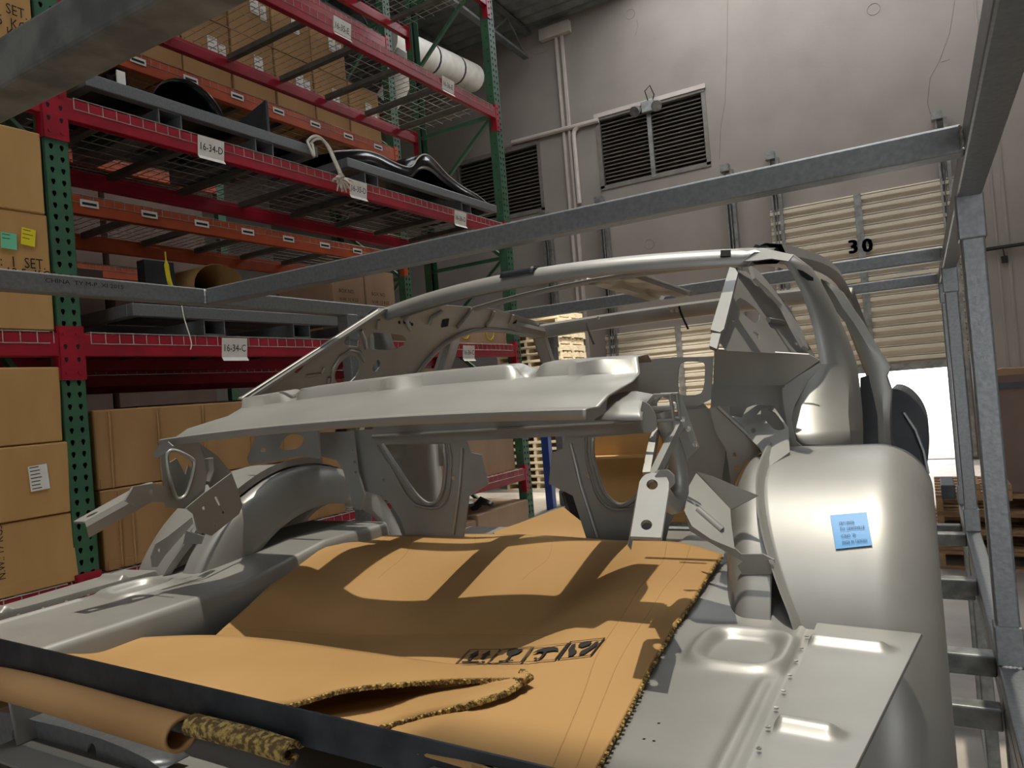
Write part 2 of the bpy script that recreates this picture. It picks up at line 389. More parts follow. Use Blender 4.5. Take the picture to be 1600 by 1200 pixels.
def beam(parent, s0, s1, d, dirn, zt, mat='red', h=.098, t=.045):
    m = MB(); e = d + t*dirn; lo, hi = min(d,e), max(d,e)
    # step beam: tall front face, lower inner ledge
    if dirn > 0: rbox(m, s0,s1,lo,lo+t*.55,zt-h,zt); rbox(m, s0,s1,lo+t*.55,hi,zt-h,zt-.03)
    else:        rbox(m, s0,s1,hi-t*.55,hi,zt-h,zt); rbox(m, s0,s1,lo,hi-t*.55,zt-h,zt-.03)
    return m.build('beam', mat, parent, bevel=.004)
def bracket(parent, s, d, dirn, z0, z1, side, mat='red'):
    # L connector on the column front with two visible studs
    m = MB(); f = d - .006*dirn; lo, hi = min(f, d), max(f, d)
    rbox(m, s, s+.055*side if side>0 else s-.055, lo, hi, z0, z1)
    a = s if side > 0 else s
    rbox(m, s+.05*side-.003, s+.05*side+.003, min(f,d+.05*dirn), max(f,d+.05*dirn), z0, z1)
    for i in range(4):
        zc = z0+(z1-z0)*(.14+.24*i)
        if i in (0,3): m.disc(rk(s+.026*side, f-.001*dirn, zc), RN*dirn, .008, .005, 8)
        else: m.add(drop_poly(rk(s+.026*side, f-.0012*dirn, zc), RT, RZ, .009), [(0,1,2,3,4,5)], 1)
    return m.build('beam_connector', (mat,'blackhole'), parent)
def wire_deck(parent, s0, s1, d0, d1, zt, waterfall=True, ch=True):
    m = MB(); r = .0024
    def w(a,b): 
        a,b = Vector(a),Vector(b); x = (b-a).normalized(); y = x.orthogonal().normalized(); z = x.cross(y)
        m.tube([a,b], r, 4, cap=False)
    s = s0+.03
    while s < s1-.01:
        w(rk(s,d0-.004,zt+.006), rk(s,d1,zt+.006))
        if waterfall: w(rk(s,d0-.004,zt+.006), rk(s,d0-.004,zt-.045))
        s += .0635
    d = d0+.05
    while d < d1: w(rk(s0,d,zt+.002), rk(s1,d,zt+.002)); d += .1
    if waterfall: w(rk(s0+.03,d0-.005,zt-.045), rk(s1-.03,d0-.005,zt-.045)); w(rk(s0+.03,d0-.005,zt+.004), rk(s1-.03,d0-.005,zt+.004))
    o = m.build('wire_deck','wire',parent,kind='stuff',tidy=False,recalc=False)
    if ch:
        n = int((s1-s0)/.44)
        for i in range(n):
            c = s0 + (s1-s0)*(i+.5)/n; k = MB(); rbox(k, c-.022,c+.022,d0+.03,d1-.03,zt-.036,zt-.002); k.build('deck_channel','channel',o)
def brace(parent, s, d0, d1, z0, z1, m='green'):
    h = z1-z0; c = s
    n = int(h/1.2); hh = h/n
    for i in range(n+1):
        b = MB(); b.bar(rk(c,d0,z0+i*hh), rk(c,d1,z0+i*hh),.03,.03,up=RT); b.build('horizontal_brace',m,parent)
    for i in range(n):
        for (za,zb) in ((z0+i*hh, z0+(i+.5)*hh),):
            q = MB(); q.bar(rk(c,d0,za),rk(c,d1,zb),.028,.028,up=RT); q.build('diagonal_brace',m,parent)
            q = MB(); q.bar(rk(c,d1,zb),rk(c,d0,za+hh),.028,.028,up=RT); q.build('diagonal_brace',m,parent)
LV = {'B':-.637,'C':.415,'D':1.450,'E':2.462,'F':3.44}
U0, U1 = (-.075,.025), (3.60,3.70)
DEP = .90
rack = thing('pallet_rack','tall red and green pallet rack along the aisle beside the car shell','rack',rk(1.8,.45,-1.55))
for (a,b) in (U0,U1):
    upright(rack, a,b, 0, 1, -1.55, 5.2)
    upright(rack, a,b, DEP, -1, -1.55, 5.2)
brace(rack, (U1[0]+U1[1])/2, .06, DEP-.06, -1.3, 4.9)
brace(rack, (U0[0]+U0[1])/2, .06, DEP-.06, -1.3, 4.9)
for k,z in LV.items():
    f = beam(rack, .026, 3.60, -.004, 1, z); r_ = beam(rack, .026, 3.60, DEP, -1, z)
    bracket(rack, .026-.052, -.001, 1, z-.20, z+.03, 1); bracket(rack, 3.60+.052, -.001, 1, z-.20, z+.03, -1)
    bracket(rack, 3.60+.052, DEP, -1, z-.20, z+.03, -1)
    wire_deck(rack, .03, 3.59, .0, DEP-.02, z)
    if k in 'BCD':                                     # beams of the next bay toward the camera
        f = beam(rack, -2.6, -.076, -.004, 1, z); beam(rack, -2.6, -.076, DEP, -1, z)
        bracket(rack, -.076+.052-.002, -.0015, 1, z-.20, z+.03, -1)
        wire_deck(rack, -2.6, -.08, .0, DEP-.02, z)
# location tags on the front beams
def loc_tag(s, z, txt, w_=.155, h=.10, flip=False):
    m = MB(); tilt = .012
    c = rk(s,-.008,z); up = (RZ + RN*.12).normalized()
    m.obox(c - RT*w_/2 - up*h/2, RT*w_, up*h, RN*.0015)
    m.obox(c - RT*w_/2 - up*h/2, RT*w_, -up*.02+RN*.016, RN*.0012)
    m.m = 1; sz = .052
    add_text(m, txt, c - RT*w_*.46 - up*.02 + RN*.002, RT, up, sz, stretch=.8)
    m.build('location_tag',('paper','ink'),rack)
for s,z,t in ((.74,1.40,'16-34-D'),(1.82,1.40,'16-35-D'),(2.94,1.395,'16-36-D'),(1.79,2.44,'16-35-E'),(2.92,2.43,'16-36-E'),(.79,.362,'16-34-C'),(2.906,.352,'16-36-C'),(.70,2.43,'16-34-E')):
    loc_tag(s,z,t)

# second row, back to back with the first: orange beams
D2 = 1.16
rack2 = thing('pallet_rack','orange-beamed pallet rack standing back to back behind the red one','rack',rk(1.8,D2+.45,-1.55))
for (a,b) in ((-.075,.025),(3.62,3.72)):
    upright(rack2, a,b, D2, 1, -1.55, 5.2)
    upright(rack2, a,b, D2+DEP, -1, -1.55, 5.2, holes=False)
brace(rack2, 3.67, D2+.06, D2+DEP-.06, -1.3, 4.9)
LV2 = {'C':.36,'D':1.395,'E':2.40,'F':3.46,'B':-.66}
for k,z in LV2.items():
    mt = 'red' if k in 'FCB' else 'orange'
    beam(rack2, .026, 3.62, D2-.004, 1, z, mt, h=.115); beam(rack2, .026, 3.62, D2+DEP, -1, z, mt, h=.115)
    wire_deck(rack2, .03, 3.6, D2, D2+DEP-.02, z)
    bracket(rack2, 3.62+.052, D2-.001, 1, z-.2, z+.02, -1, mt)
    if k in 'DE':
        for i in range(9):
            s = .35+i*.38; m = MB(); c = rk(s,D2-.008,z-.045)
            m.obox(c-RT*.055-RZ*.022, RT*.11, RZ*.044, RN*.001); m.m = 1
            m.obox(c-RT*.043-RZ*.010+RN*.001, RT*.086, RZ*.016, RN*.0005); m.build('location_tag',('paper','ink'),rack2)
# third row glimpsed beyond
D3 = 3.9
rack3 = thing('pallet_rack','dim orange pallet rack across the next aisle, seen through the first two','rack',rk(1.8,D3+.45,-1.55))
for (a,b) in ((-2.5,-2.4),(.6,.7),(3.7,3.8)):
    upright(rack3, a,b, D3, 1, -1.55, 5.0, holes=False); upright(rack3, a,b, D3+DEP, -1, -1.55, 5.0, holes=False)
for z in (-.5,.55,1.6,2.7,3.6):
    for (a,b) in ((-2.4,.6),(.7,3.7)):
        beam(rack3, a,b, D3, 1, z, 'orange', h=.12); beam(rack3, a,b, D3+DEP, -1, z, 'orange', h=.12)
        wire_deck(rack3, a,b, D3, D3+DEP, z, ch=False)
# ================================================================== stock on the racks
def rkp(p, d=0.):                      # image point on the rack plane at depth d -> (s, z)
    q = RO - RN*d; r_ = ray(p); wv = r_*(q.dot(RN)/r_.dot(RN)); return (wv-RO).dot(RT), wv.z
def carton(label, s0,s1,d0,d1,z0,z1, mat='card', group=None, seam=True, j=.004, name='cardboard_box'):
    t = thing(name, label, 'box', rk((s0+s1)/2,(d0+d1)/2,z0), group)
    m = MB(); rbox(m, s0,s1,d0,d1,z0,z1)
    m.v = [q + Vector((random.uniform(-j,j),random.uniform(-j,j),random.uniform(-j*.4,j*.4))) for q in m.v]
    m.build('carton_body', mat, t, bevel=.008)
    if seam:
        k = MB(); rbox(k, s0-.001,s1+.001,(d0+d1)/2-.025,(d0+d1)/2+.025,z1-.001,z1+.0012); k.build('tape','tape',t)
        k = MB(); rbox(k, s0+.01,s1-.01,d0-.0025,d0+.001,z0+.004,z0+.045); k.build('lower_flap', mat, t)
    return t
def print_on(t, lines, mat='ink'):
    m = MB()
    for (txt, s, d, z, size, st, rot) in lines:
        if rot: add_text(m, txt, rk(s,d-.004,z), -RZ if rot > 0 else RZ, RT if rot > 0 else -RT, size, stretch=st)
        else: add_text(m, txt, rk(s,d-.004,z), RT, RZ, size, stretch=st)
    m.build('printed_text', mat, t)
def note(t, s0,s1,z0,z1,d, mat, lines=3, name='sticker', rot=0):
    m = MB(); c = rk((s0+s1)/2,d-.006,(z0+z1)/2); ax = RT*cos(rot)+RZ*sin(rot); ay = RZ*cos(rot)-RT*sin(rot)
    w_, h = s1-s0, z1-z0; m.obox(c-ax*w_/2-ay*h/2, ax*w_, ay*h, RN*.001)
    m.m = 1
    for i in range(lines):
        y = h*(.36-.24*i) if lines <= 3 else h*(.42-.84*i/(lines-1)); L = w_*random.uniform(.45,.8)
        m.obox(c-ax*w_*.42+ay*y+RN*.001, ax*L, ay*h*.035, RN*.0004)
    m.build(name,(mat,'ink'),t)
# left bay, beside the first upright
GL = 'kraft boxes stacked in the near rack bay'
t = carton('kraft box printed 1 SET with a green and a yellow note', -.80,-.082,.0,.62,.425,.913)
(sa,za) = rkp((15,412)); (sb,zb) = rkp((37,415)); print_on(t,[('1',sa,.0,za-.012,.062,.8,0),('SET.',sb,.0,za-.012,.062,.75,0),(':',rkp((-1,412))[0],0,za-.012,.06,.8,0),('12.5  KGS',rkp((8,430))[0],.0,rkp((8,430))[1]-.01,.062,.75,0)])
a = rkp((1,388)); b = rkp((24,366)); note(t,a[0],b[0],a[1],b[1],0,'mint',2,rot=-.04)
a = rkp((33,383)); b = rkp((53,359)); note(t,a[0],b[0],a[1],b[1],0,'yellow',3,rot=-.12)
t = carton('plain kraft box on top of the one printed 1 SET', -.81,-.085,.0,.62,.916,1.262)
t = carton('kraft box printed SET KGS on the rack level above the first upright connector', -.80,-.085,.0,.62,1.465,2.05)
q = [rkp(p) for p in ((8,20),(-6,34),(8,40),(9,53))]
print_on(t,[('SET.',q[0][0],0,q[0][1],.062,.75,0),('5  KGS',q[1][0],0,q[2][1]-.004,.062,.75,0),('KGS',q[3][0],0,q[3][1]-.012,.062,.75,0)])
t = carton('kraft box directly under the middle red beam in the near bay', -.86,-.080,.0,.62,-.040,.272)
t = carton('kraft box with a white shipping label in the near bay', -.85,-.070,.0,.62,-.338,-.044)
a = rkp((46,768)); b = rkp((73,725)); note(t,a[0],b[0],a[1],b[1],0,'paper',7,name='shipping_label',rot=.06)
t = carton('kraft box with sideways weight print lowest in the near bay', -.84,-.062,.0,.62,-.628,-.342)
a = rkp((2,845)); b = rkp((10,845)); 
print_on(t,[('N.W.: 17 KGS',rkp((8,900))[0],0,rkp((8,905))[1],.040,.9,-1),('G.W.: 18 KGS',rkp((-2,900))[0],0,rkp((-2,905))[1],.040,.9,-1)])
# first bay of the red rack, below the middle beam
t = carton('upper of two large worn boxes behind the car shell, top edge bowed', .066,1.50,.04,.85,-.272,.080,'card2')
for s in (.13,.36,.60,.88,1.1,1.3):
    m = MB(); m.tube([rk(s,.033,-.27),rk(s+.004,.034,.07)],.005,5); m.build('fold_crease','card2',t)
t = carton('lower of two large worn boxes behind the car shell', .070,1.52,.03,.85,-.632,-.276,'card2')
for s in (.14,.20,.4,.7):
    m = MB(); m.tube([rk(s,.024,-.62),rk(s+.004,.025,-.29)],.005,5); m.build('fold_crease','card2',t)
t = carton('pale box with a yellow warning band at the far end of the red rack', 2.40,3.52,.04,.85,-.632,.235,'cardp')
a = rkp((695,588)); b = rkp((765,572)); m = MB(); rbox(m, 2.55,3.4,.032,.035,.10,.20); m.build('yellow_band','yellow',t)
print_on(t,[('THIS SIDE UP',2.6,.030,.125,.07,1.3,0)])
t = carton('pale carton with yellow round emblem on the middle level at the far end', 2.62,3.55,.05,.80,.425,.60,'cardp')
m = MB()
for s in (2.95,3.3):
    m.tube(circ(rk(s,.044,.52),RT,RZ,.06,n=14),.006,4,closed=True)
m.build('printed_emblem','yellow',t)
t = carton('long pale box lying on the floor level at the rack end', 2.86,3.62,.0,.8,-1.53,-.90,'cardp')
t = carton('shorter pale box on the floor level beside the long pale one', 2.05,2.84,.0,.8,-1.53,-.93,'cardp')
m = MB()
for i in range(26):
    c = rk(random.uniform(2.2,3.1),random.uniform(.1,.5),-.89); v = Vector((random.uniform(-1,1),random.uniform(-1,1),random.uniform(-.2,.6))).normalized()
    m.tube([c, c+v*.10+U(0,0,.05), c+v*.22+U(0,0,-.0)],[.03,.035,.02],5)
o = m.build('black_strapping','darkgrey'); tag(o,'crumpled black straps heaped on the pale boxes','strap')
# second row: many boxes above the upper orange beam
n = 0; GB = 'brown cartons in the orange rack'
ords = ['first','second','third','fourth','fifth','sixth','seventh','eighth','ninth']
for k in range(8):
    s0 = .25+k*.405
    for l,(za,zb) in enumerate(((2.415,2.87),(2.875,3.33))):
        if l == 1 and k == 7: continue
        where = 'lower' if l == 0 else 'upper'
        t = carton('brown labelled carton, %s from the near end in the %s layer over the orange beam' % (ords[k], where), s0,s0+.39,D2+.02,D2+.62,za,zb,'card2',GB,seam=False)
        note(t,s0+.20,s0+.28,za+.20,za+.33,D2+.02,'paper',4,name='shipping_label')
        if (k+l)%2: note(t,s0+.29,s0+.35,za+.18,za+.30,D2+.02,'paper',4,name='shipping_label')
t = carton('tall tan carton with dark print, inner of the pair at the orange rack end', 2.72,3.10,D2+.03,D2+.7,.375,1.17,'cardp',seam=False)
a = rkp((572,448),D2+.03); print_on(t,[('BOX NO.',2.78,D2+.03,.98,.045,1,0),('N.W. 12 KGS',2.78,D2+.03,.91,.04,1,0)])
t = carton('tall tan carton with dark print, outermost on the orange rack end', 3.12,3.50,D2+.03,D2+.7,.375,1.21,'cardp',seam=False)
print_on(t,[('BOX NO.',3.18,D2+.03,.98,.045,1,0),('N.W. 12 KGS',3.18,D2+.03,.91,.04,1,0)])
t = carton('dark-sided carton on the middle orange level behind the crate rail', 1.9,2.60,D2+.05,D2+.7,.375,.90,'card2',seam=False)
# steel skids with black panels
def skid(label, s0,s1,z, pockets, d0=.0,d1=.82, h=.06, tw=.05):
    t = thing('steel_skid', label, 'skid', rk((s0+s1)/2,(d0+d1)/2,z-.085))
    for (a,b,c,e) in ((s0,s1,d0,d0+tw),(s0,s1,d1-tw,d1)):
        m = MB(); rbox(m,a,b,c,e,z,z+h); m.build('side_rail','galv',t,bevel=.004)
    for s in (s0,s1-tw):
        m = MB(); rbox(m,s,s+tw,d0+tw,d1-tw,z,z+h); m.build('end_rail','galv',t,bevel=.004)
    for s in pockets:
        m = MB(); w_,hh,e = .125,.078,.006
        rbox(m,s,s+w_,d0+.01,d1-.01,z-e,z); rbox(m,s,s+w_,d0+.01,d1-.01,z-hh,z-hh+e); rbox(m,s,s+e,d0+.01,d1-.01,z-hh+e,z-e); rbox(m,s+w_-e,s+w_,d0+.01,d1-.01,z-hh+e,z-e)
        m.build('fork_pocket','galv',t)
    return t
q0 = rkp((190,482)); q1 = rkp((520,508))
skid('galvanized skid with square fork pockets on the middle red level', .26, 2.02, .505, [rkp((320,505))[0], rkp((460,512))[0]])
m = MB(); rbox(m,.4,1.9,.15,.75,.566,.60); o = m.build('black_sheet','black',bevel=.01); tag(o,'flat black steel sheet lying on the middle-level skid','sheet')
q0 = rkp((130,127)); q1 = rkp((492,240))
skid('galvanized skid holding a black wheel arch on the upper red level', .12, 1.50, 1.535, [rkp((249,175))[0], rkp((400,215))[0]])
skid('galvanized skid holding black fenders at the far end of the upper level', 1.75, 3.50, 1.535, [rkp((555,270))[0]+.1, 3.0])
t = thing('wheel_arch_panel','black half-round wheel arch standing on the upper skid','panel',rk(.75,.4,1.6))
rows = []
for d in (.22,.28,.5,.72):
    rr = []
    for i in range(19):
        a = pi*i/18; R_ = .215 if d > .25 else .235
        rr.append(rk(.80-R_*cos(a)*1.0, d, 1.598+R_*sin(a)*1.05))
    rows.append(rr)
m = MB(); m.grid(rows); m.build('arch_shell','black',t,smooth=40,solid=.004)
m = MB(); m.plate([rk(.80-.21*cos(pi*i/18),.70,1.598+.21*sin(pi*i/18)) for i in range(19)],(),.004); m.build('arch_back','black',t)
t = thing('black_bracket','small black brackets standing left of the wheel arch panel','bracket',rk(.42,.3,1.6))
m = MB(); rbox(m,.34,.37,.2,.3,1.6,1.72); rbox(m,.40,.44,.2,.5,1.6,1.74); m.build('upright_plate','black',t); m = MB(); rbox(m,.33,.52,.2,.5,1.596,1.606); m.build('foot_plate','black',t)
m = MB(); rbox(m,.30,.34,.05,.06,1.595,1.68); o = m.build('paper_tag','paper'); tag(o,'small white paper tag stuck upright on the upper skid rail','paper')
m = MB(); a = [rkp(p,.35) for p in ((448,222),(512,228),(510,182),(455,215))]
m.plate([rk(1.25,.12,1.60),rk(1.25,.60,1.60),rk(1.25,.60,1.72),rk(1.25,.12,1.84)],(),.02); o = m.build('steel_plate','darkgrey',bevel=.003); tag(o,'dark grey triangular steel plate upright near the white rope','plate')
t = thing('black_fender','glossy black fender panel with pale wavy edge on the upper skid','fender',rk(2.6,.3,1.6))
prof = [(1.72,1.64),(1.95,1.70),(2.15,1.735),(2.30,1.72),(2.42,1.70),(2.50,1.71),(2.56,1.80),(2.66,1.85),(2.80,1.83),(2.98,1.76),(3.15,1.69),(3.35,1.65),(3.48,1.62)]
prof = [(p.x,p.y) for p in chaikin([(a,b,0) for a,b in prof],2,False)]
rows = [[rk(s,.08+.02*sin(s*9),z) for s,z in prof],[rk(s,.30,z+.02) for s,z in prof],[rk(s,.55,z+.0) for s,z in prof],[rk(s,.70,max(1.60,z-.12)) for s,z in prof]]
m = MB(); m.grid(rows); m.build('fender_skin','black',t,smooth=50,solid=.004)
m = MB(); m.grid([[rk(s,.08+.02*sin(s*9),z) for s,z in prof],[rk(s,.09+.02*sin(s*9),max(1.6,z-.08-.3*max(0,z-1.74))) for s,z in prof]]); m.build('inner_flange','black',t,smooth=50,solid=.004)
m = MB(); m.tube([rk(s,.08+.02*sin(s*9),z+.003) for s,z in prof],.005,5); m.build('bare_edge','white',t)
t = thing('rope_hank','white cotton rope hanging knotted over the upper skid rail','rope',rk(1.5,-.03,1.5))
pp = [rk(s,d,z) for s,d,z in ((1.42,.0,1.61),(1.44,-.02,1.64),(1.50,-.02,1.66),(1.55,-.03,1.62),(1.58,-.04,1.54),(1.61,-.05,1.47),(1.62,-.05,1.43))]
m = MB(); m.tube(chaikin(pp,2,False),.009,6); m.tube(chaikin([p+RT*.02-RZ*.01 for p in pp],2,False),.008,6); m.tube(chaikin([rk(1.42,0,1.61),rk(1.41,-.03,1.56),rk(1.44,-.03,1.50),rk(1.45,-.01,1.60)],2,False),.008,6); m.build('cord','rope',t)
m = MB()
for i in range(26):
    c = rk(1.62,-.055,1.42); v = Vector((random.uniform(-.6,1),random.uniform(-1,1),random.uniform(-.9,.3))).normalized()
    m.tube([c,c+v*.045+U(0,0,-.005),c+v*random.uniform(.05,.085)+U(0,0,-.02)],[.011,.008,.004],4)
m.build('frayed_end','rope',t)
t = thing('twine','thin white twine tied down from the middle skid rail','string',rk(rkp((283,482))[0],-.06,.40))
a = rkp((283,480)); m = MB(); m.tube(chaikin([rk(a[0],-.005,.57),rk(a[0]+.003,-.012,.50),rk(a[0]-.004,-.05,.43),rk(a[0]+.006,-.055,.37),rk(a[0]-.005,-.055,.345)],2,False),.003,5); m.build('strand','rope',t)
# rolled sheet lying on the middle level
t = thing('cardboard_tube','rolled kraft tube lying on the middle red level above the crate rail','tube',rk(.95,.5,.62))
rows = []
for d in (.32,.9):
    rows.append([rk(.98+.17*cos(2*pi*i/24), d, .74+.135*sin(2*pi*i/24)) for i in range(24)])
m = MB(); m.grid(rows,wrap=True); m.build('tube_wall','sheet',t,smooth=50,solid=.006)
m = MB(); m.disc(rk(.98,.88,.74),RN,.14,.01,20); m.build('dark_inside','black',t)
m = MB(); rbox(m,.55,.72,.35,.42,.60,.86); o = m.build('steel_post_stub','darkgrey',bevel=.003); tag(o,'dark steel upright stub behind the crate rail on the middle level','post')
t = thing('yellow_strap','short yellow strap end hanging by the dark stub on the middle level','strap',rk(.62,.28,.6))
a = rkp((214,428),.25); m = MB(); m.tube(chaikin([rk(.64,.3,.90),rk(.63,.28,.78),rk(.64,.27,.70),rk(.68,.25,.60)],2,False),[.004]*4+[.012]*(len(chaikin([rk(0,0,0)]*4,2,False))-4),5); m.build('webbing','yellow',t)
# white insulated duct beyond the racks
a = aX((612,75),-6.9); b = aX((738,128),-6.4)
t = thing('insulated_duct','white insulated duct hung beyond the racks near the far wall','duct',(a+b)/2)
a = aY((600,62),9.0); b = aY((738,122),11.8); m = MB(); m.tube([a,b],.26,18); m.build('duct_run','white',t,smooth=40)
for f_ in (.45,.75): m = MB(); c = a.lerp(b,f_); dd = (b-a).normalized(); m.tube([c-dd*.02,c+dd*.02],.268,18); m.build('band','darkgrey',t)
c1 = aY((640,95),9.0); m = MB(); m.tube(chaikin([aY((640,85),9.2),aY((628,110),9.2),aY((618,140),9.2),aY((606,158),9.2)],2,False),.2,14); m.build('duct_elbow','white',t,smooth=40)

for k in range(4):  # filler cartons added, darker colour standing in for shade deep in the racks
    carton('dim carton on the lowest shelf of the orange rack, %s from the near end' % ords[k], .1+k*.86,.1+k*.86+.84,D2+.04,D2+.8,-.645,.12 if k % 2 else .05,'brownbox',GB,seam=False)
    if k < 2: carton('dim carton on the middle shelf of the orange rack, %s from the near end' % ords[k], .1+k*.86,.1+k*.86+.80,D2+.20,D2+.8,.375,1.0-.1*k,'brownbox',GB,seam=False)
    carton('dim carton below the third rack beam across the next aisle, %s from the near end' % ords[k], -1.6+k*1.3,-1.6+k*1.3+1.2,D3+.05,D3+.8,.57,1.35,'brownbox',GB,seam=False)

for k in range(5):  # more dark cartons added to hide the lit wall and deepen the shade
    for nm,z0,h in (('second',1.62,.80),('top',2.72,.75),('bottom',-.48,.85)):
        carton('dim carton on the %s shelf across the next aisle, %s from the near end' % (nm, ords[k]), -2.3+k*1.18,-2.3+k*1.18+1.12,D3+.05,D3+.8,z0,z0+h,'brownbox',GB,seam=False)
for i,(a,b,lab) in enumerate(((.16,1.46,'black steel sheet lying on the near upper skid under the wheel arch panel'),(1.80,3.46,'black steel sheet lying on the far upper skid under the fender'))):
    m = MB(); rbox(m,a,b,.06,.80,1.5955,1.5975); o = m.build('black_sheet','black'); tag(o,lab,'sheet')
# ================================================================== steel transport crate round the shell (two crates stacked)
XR0, XR1, XL1, XL0 = .080, .125, -1.700, -1.745       # right and left tube faces
ZT, ZB = .360, .316
crate = thing('steel_crate','galvanized square-tube transport crate holding the grey car shell','crate',(-.81,1.9,-.66))
def tubebar(name, p, q, mat='galv', parent=None, bevel=.004):
    m = MB(); m.box(p,q); return m.build(name, mat, parent or crate, bevel=bevel)
Y0, Y1 = .348, 3.585
tubebar('top_rail',(XR0,Y0,ZB),(XR1,Y1,ZT)); lr = tubebar('top_rail',(XL0,Y0,ZB),(XL1,Y1,ZT))
for y in (.348,1.325,2.715,3.54): tubebar('cross_bar',(XL1,y,ZB),(XR0,y+.044,ZT),'galvdull' if y < .4 else 'galv')
for y in (.348,1.325,2.715,3.54):                         # weld beads at the left rail
    for X_,s in ((XL1,1),(XR0,-1)):
        m = MB(); pts = [U(X_+.002*s,y-.002,ZB+.003+(ZT-ZB-.006)*i/7) for i in range(8)]
        m.tube(pts,[.005,.0035]*4,6); m.build('weld_bead','weld',crate,smooth=60)
for X0_,X1_ in ((XR0,XR1),(XL0,XL1)):
    for y in ((1.70,2.99,3.54) if X0_ > 0 else (.36,1.89,3.48)):
        p = tubebar('post',(X0_+.002,y+.002,-.70),(X1_-.002,y+.044,.318))
        for z0,z1 in ((.232,.322),(-.612,-.534)):
            m = MB(); m.box((X0_-.002,y-.003,z0),(X1_+.002,y+.049,z1)); m.build('sleeve','galv',p,bevel=.003)
    # bottom rail of this crate, top rail of the one beneath
    tubebar('bottom_rail',(X0_,.60,-.660),(X1_,Y1,-.614)); 
for y in (1.76,2.35,2.96): tubebar('floor_bar',(XL1,y,-.660),(XR0,y+.045,-.616),'galvdull')
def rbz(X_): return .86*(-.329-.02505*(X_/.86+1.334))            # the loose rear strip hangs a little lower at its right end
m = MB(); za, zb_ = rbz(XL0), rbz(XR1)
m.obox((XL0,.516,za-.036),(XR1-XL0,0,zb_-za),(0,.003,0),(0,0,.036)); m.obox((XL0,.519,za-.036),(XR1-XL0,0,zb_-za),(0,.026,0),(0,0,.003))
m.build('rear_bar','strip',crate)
m = MB(); pts = [U(XR0+.005+.035*i/9,1.70,-.614) for i in range(10)]; m.tube(pts,[.006,.004]*5,6); m.build('weld_bead','weld',crate,smooth=60)
m = MB(); add_text(m,'CHINA  TY M-P  XI 2015',(XL1+.0002,.905,.338),(0,1,0),(0,0,1),.014,stretch=1.25); o = m.build('mill_print','ink',crate)
# crate below
crate2 = thing('steel_crate','lower galvanized crate supporting the one with the car shell','crate',(-.81,1.9,-1.55))
for X0_,X1_ in ((XR0,XR1),(XL0,XL1)):
    tubebar('top_rail',(X0_+.004,.62,-.745),(X1_-.004,Y1,-.70),'galv',crate2)
    tubebar('bottom_rail',(X0_,.62,-1.50),(X1_,Y1,-1.455),'galv',crate2)
    for y in (.62,1.70,2.99,3.54): tubebar('post',(X0_+.002,y+.002,-1.55),(X1_-.002,y+.044,-.70),'galvdull',crate2)
for y in (.62,1.70,2.6,3.54):
    tubebar('cross_bar',(XL1,y,-.745),(XR0,y+.044,-.70),'galvdull',crate2); tubebar('cross_bar',(XL1,y,-1.50),(XR0,y+.044,-1.455),'galvdull',crate2)
# ================================================================== bare car body shell, rear end toward the camera (symmetric about x = XC)
XC = -.8
def mir(p): return U(2*XC-p.x, p.y, p.z)
car = thing('car_body_shell','bare silver-grey car body shell without panels, seen from its open trunk','car body',(XC,1.5,-.60))
def pl(name, pxs, n, c, holes=(), t=.002, mat='primer', parent=None, mirror=False, rnd=0, smooth=None, both=False, hrnd=2):
    n = Vector(n); out = [aP(p,n,c) for p in pxs]; hl = [[aP(p,n,c) for p in h] for h in holes]
    if rnd: out = chaikin(out, rnd)
    hl = [chaikin(h,hrnd) if len(h) < 10 and hrnd else h for h in hl]
    m = MB()
    if mirror: out, hl = [mir(p) for p in out], [[mir(p) for p in h] for h in hl]
    m.plate(out, hl, t, side=(0,-1,.2))
    o = m.build(name, mat, parent or car)
    if both: pl(name, pxs, n, c, holes, t, mat, parent, True, rnd, smooth, False, hrnd)
    return o
def pxc(c, rx, ry, n=12): return [(c[0]+rx*cos(2*pi*i/n), c[1]+ry*sin(2*pi*i/n)) for i in range(n)]
PY = lambda Y: ((0,1,0), Y)

# ---- rear deck panel under the rear window
def crown(x, a=.013): return a*max(-.4, 1-((x-XC)/.5)**2)
ROWS = [(.879,-.046,-1.297,-.392),(.880,-.0335,-1.297,-.392),(.884,-.032,-1.296,-.39),(.912,-.031,-1.290,-.386),(.935,-.017,-1.283,-.380),(.97,-.008,-1.262,-.375),(1.005,.000,-1.248,-.370),(1.040,.010,-1.240,-.371),(1.047,.014,-1.238,-.372),(1.060,.033,-1.262,-.378),(1.066,.0375,-1.29,-.38),(1.105,.041,-1.322,-.378),(1.120,.030,-1.322,-.378)]
def deckpt(i, f):
    Y,z,xl,xr = ROWS[i]; x = xl+(xr-xl)*f; z += crown(x)
    for bx,wd,am in ((-.845,.035,.014),(-.435,.032,.014),(-1.235,.03,.012)):
        g = math.exp(-((x-bx)/wd)**2)
        if 7 <= i <= 9: Y -= am*g*(1.2 if i == 8 else .8); z += .003*g
    for bx,wd,am in ((-.575,.022,.020),(-1.125,.018,.014)):
        g = math.exp(-abs((x-bx)/wd)**3)
        if 9 <= i <= 11: z -= am*g*(.9 if i < 11 else .6)
        if i in (9,10): Y += .010*g
    return U(x,Y,z)
m = MB(); m.grid([[deckpt(i,k/150) for k in range(151)] for i in range(len(ROWS))])
m.build('rear_deck_panel','primer',car,smooth=24,solid=.002)
GR = [(1.00,[(951,620),(972,614),(994,612),(1026,618)]),(.955,[(949,628),(970,629),(996,630),(1012,633)]),(.925,[(947,645),(970,646),(996,646),(1004,647)]),(.915,[(929,656),(965,657),(1001,657),(1005,657)])]
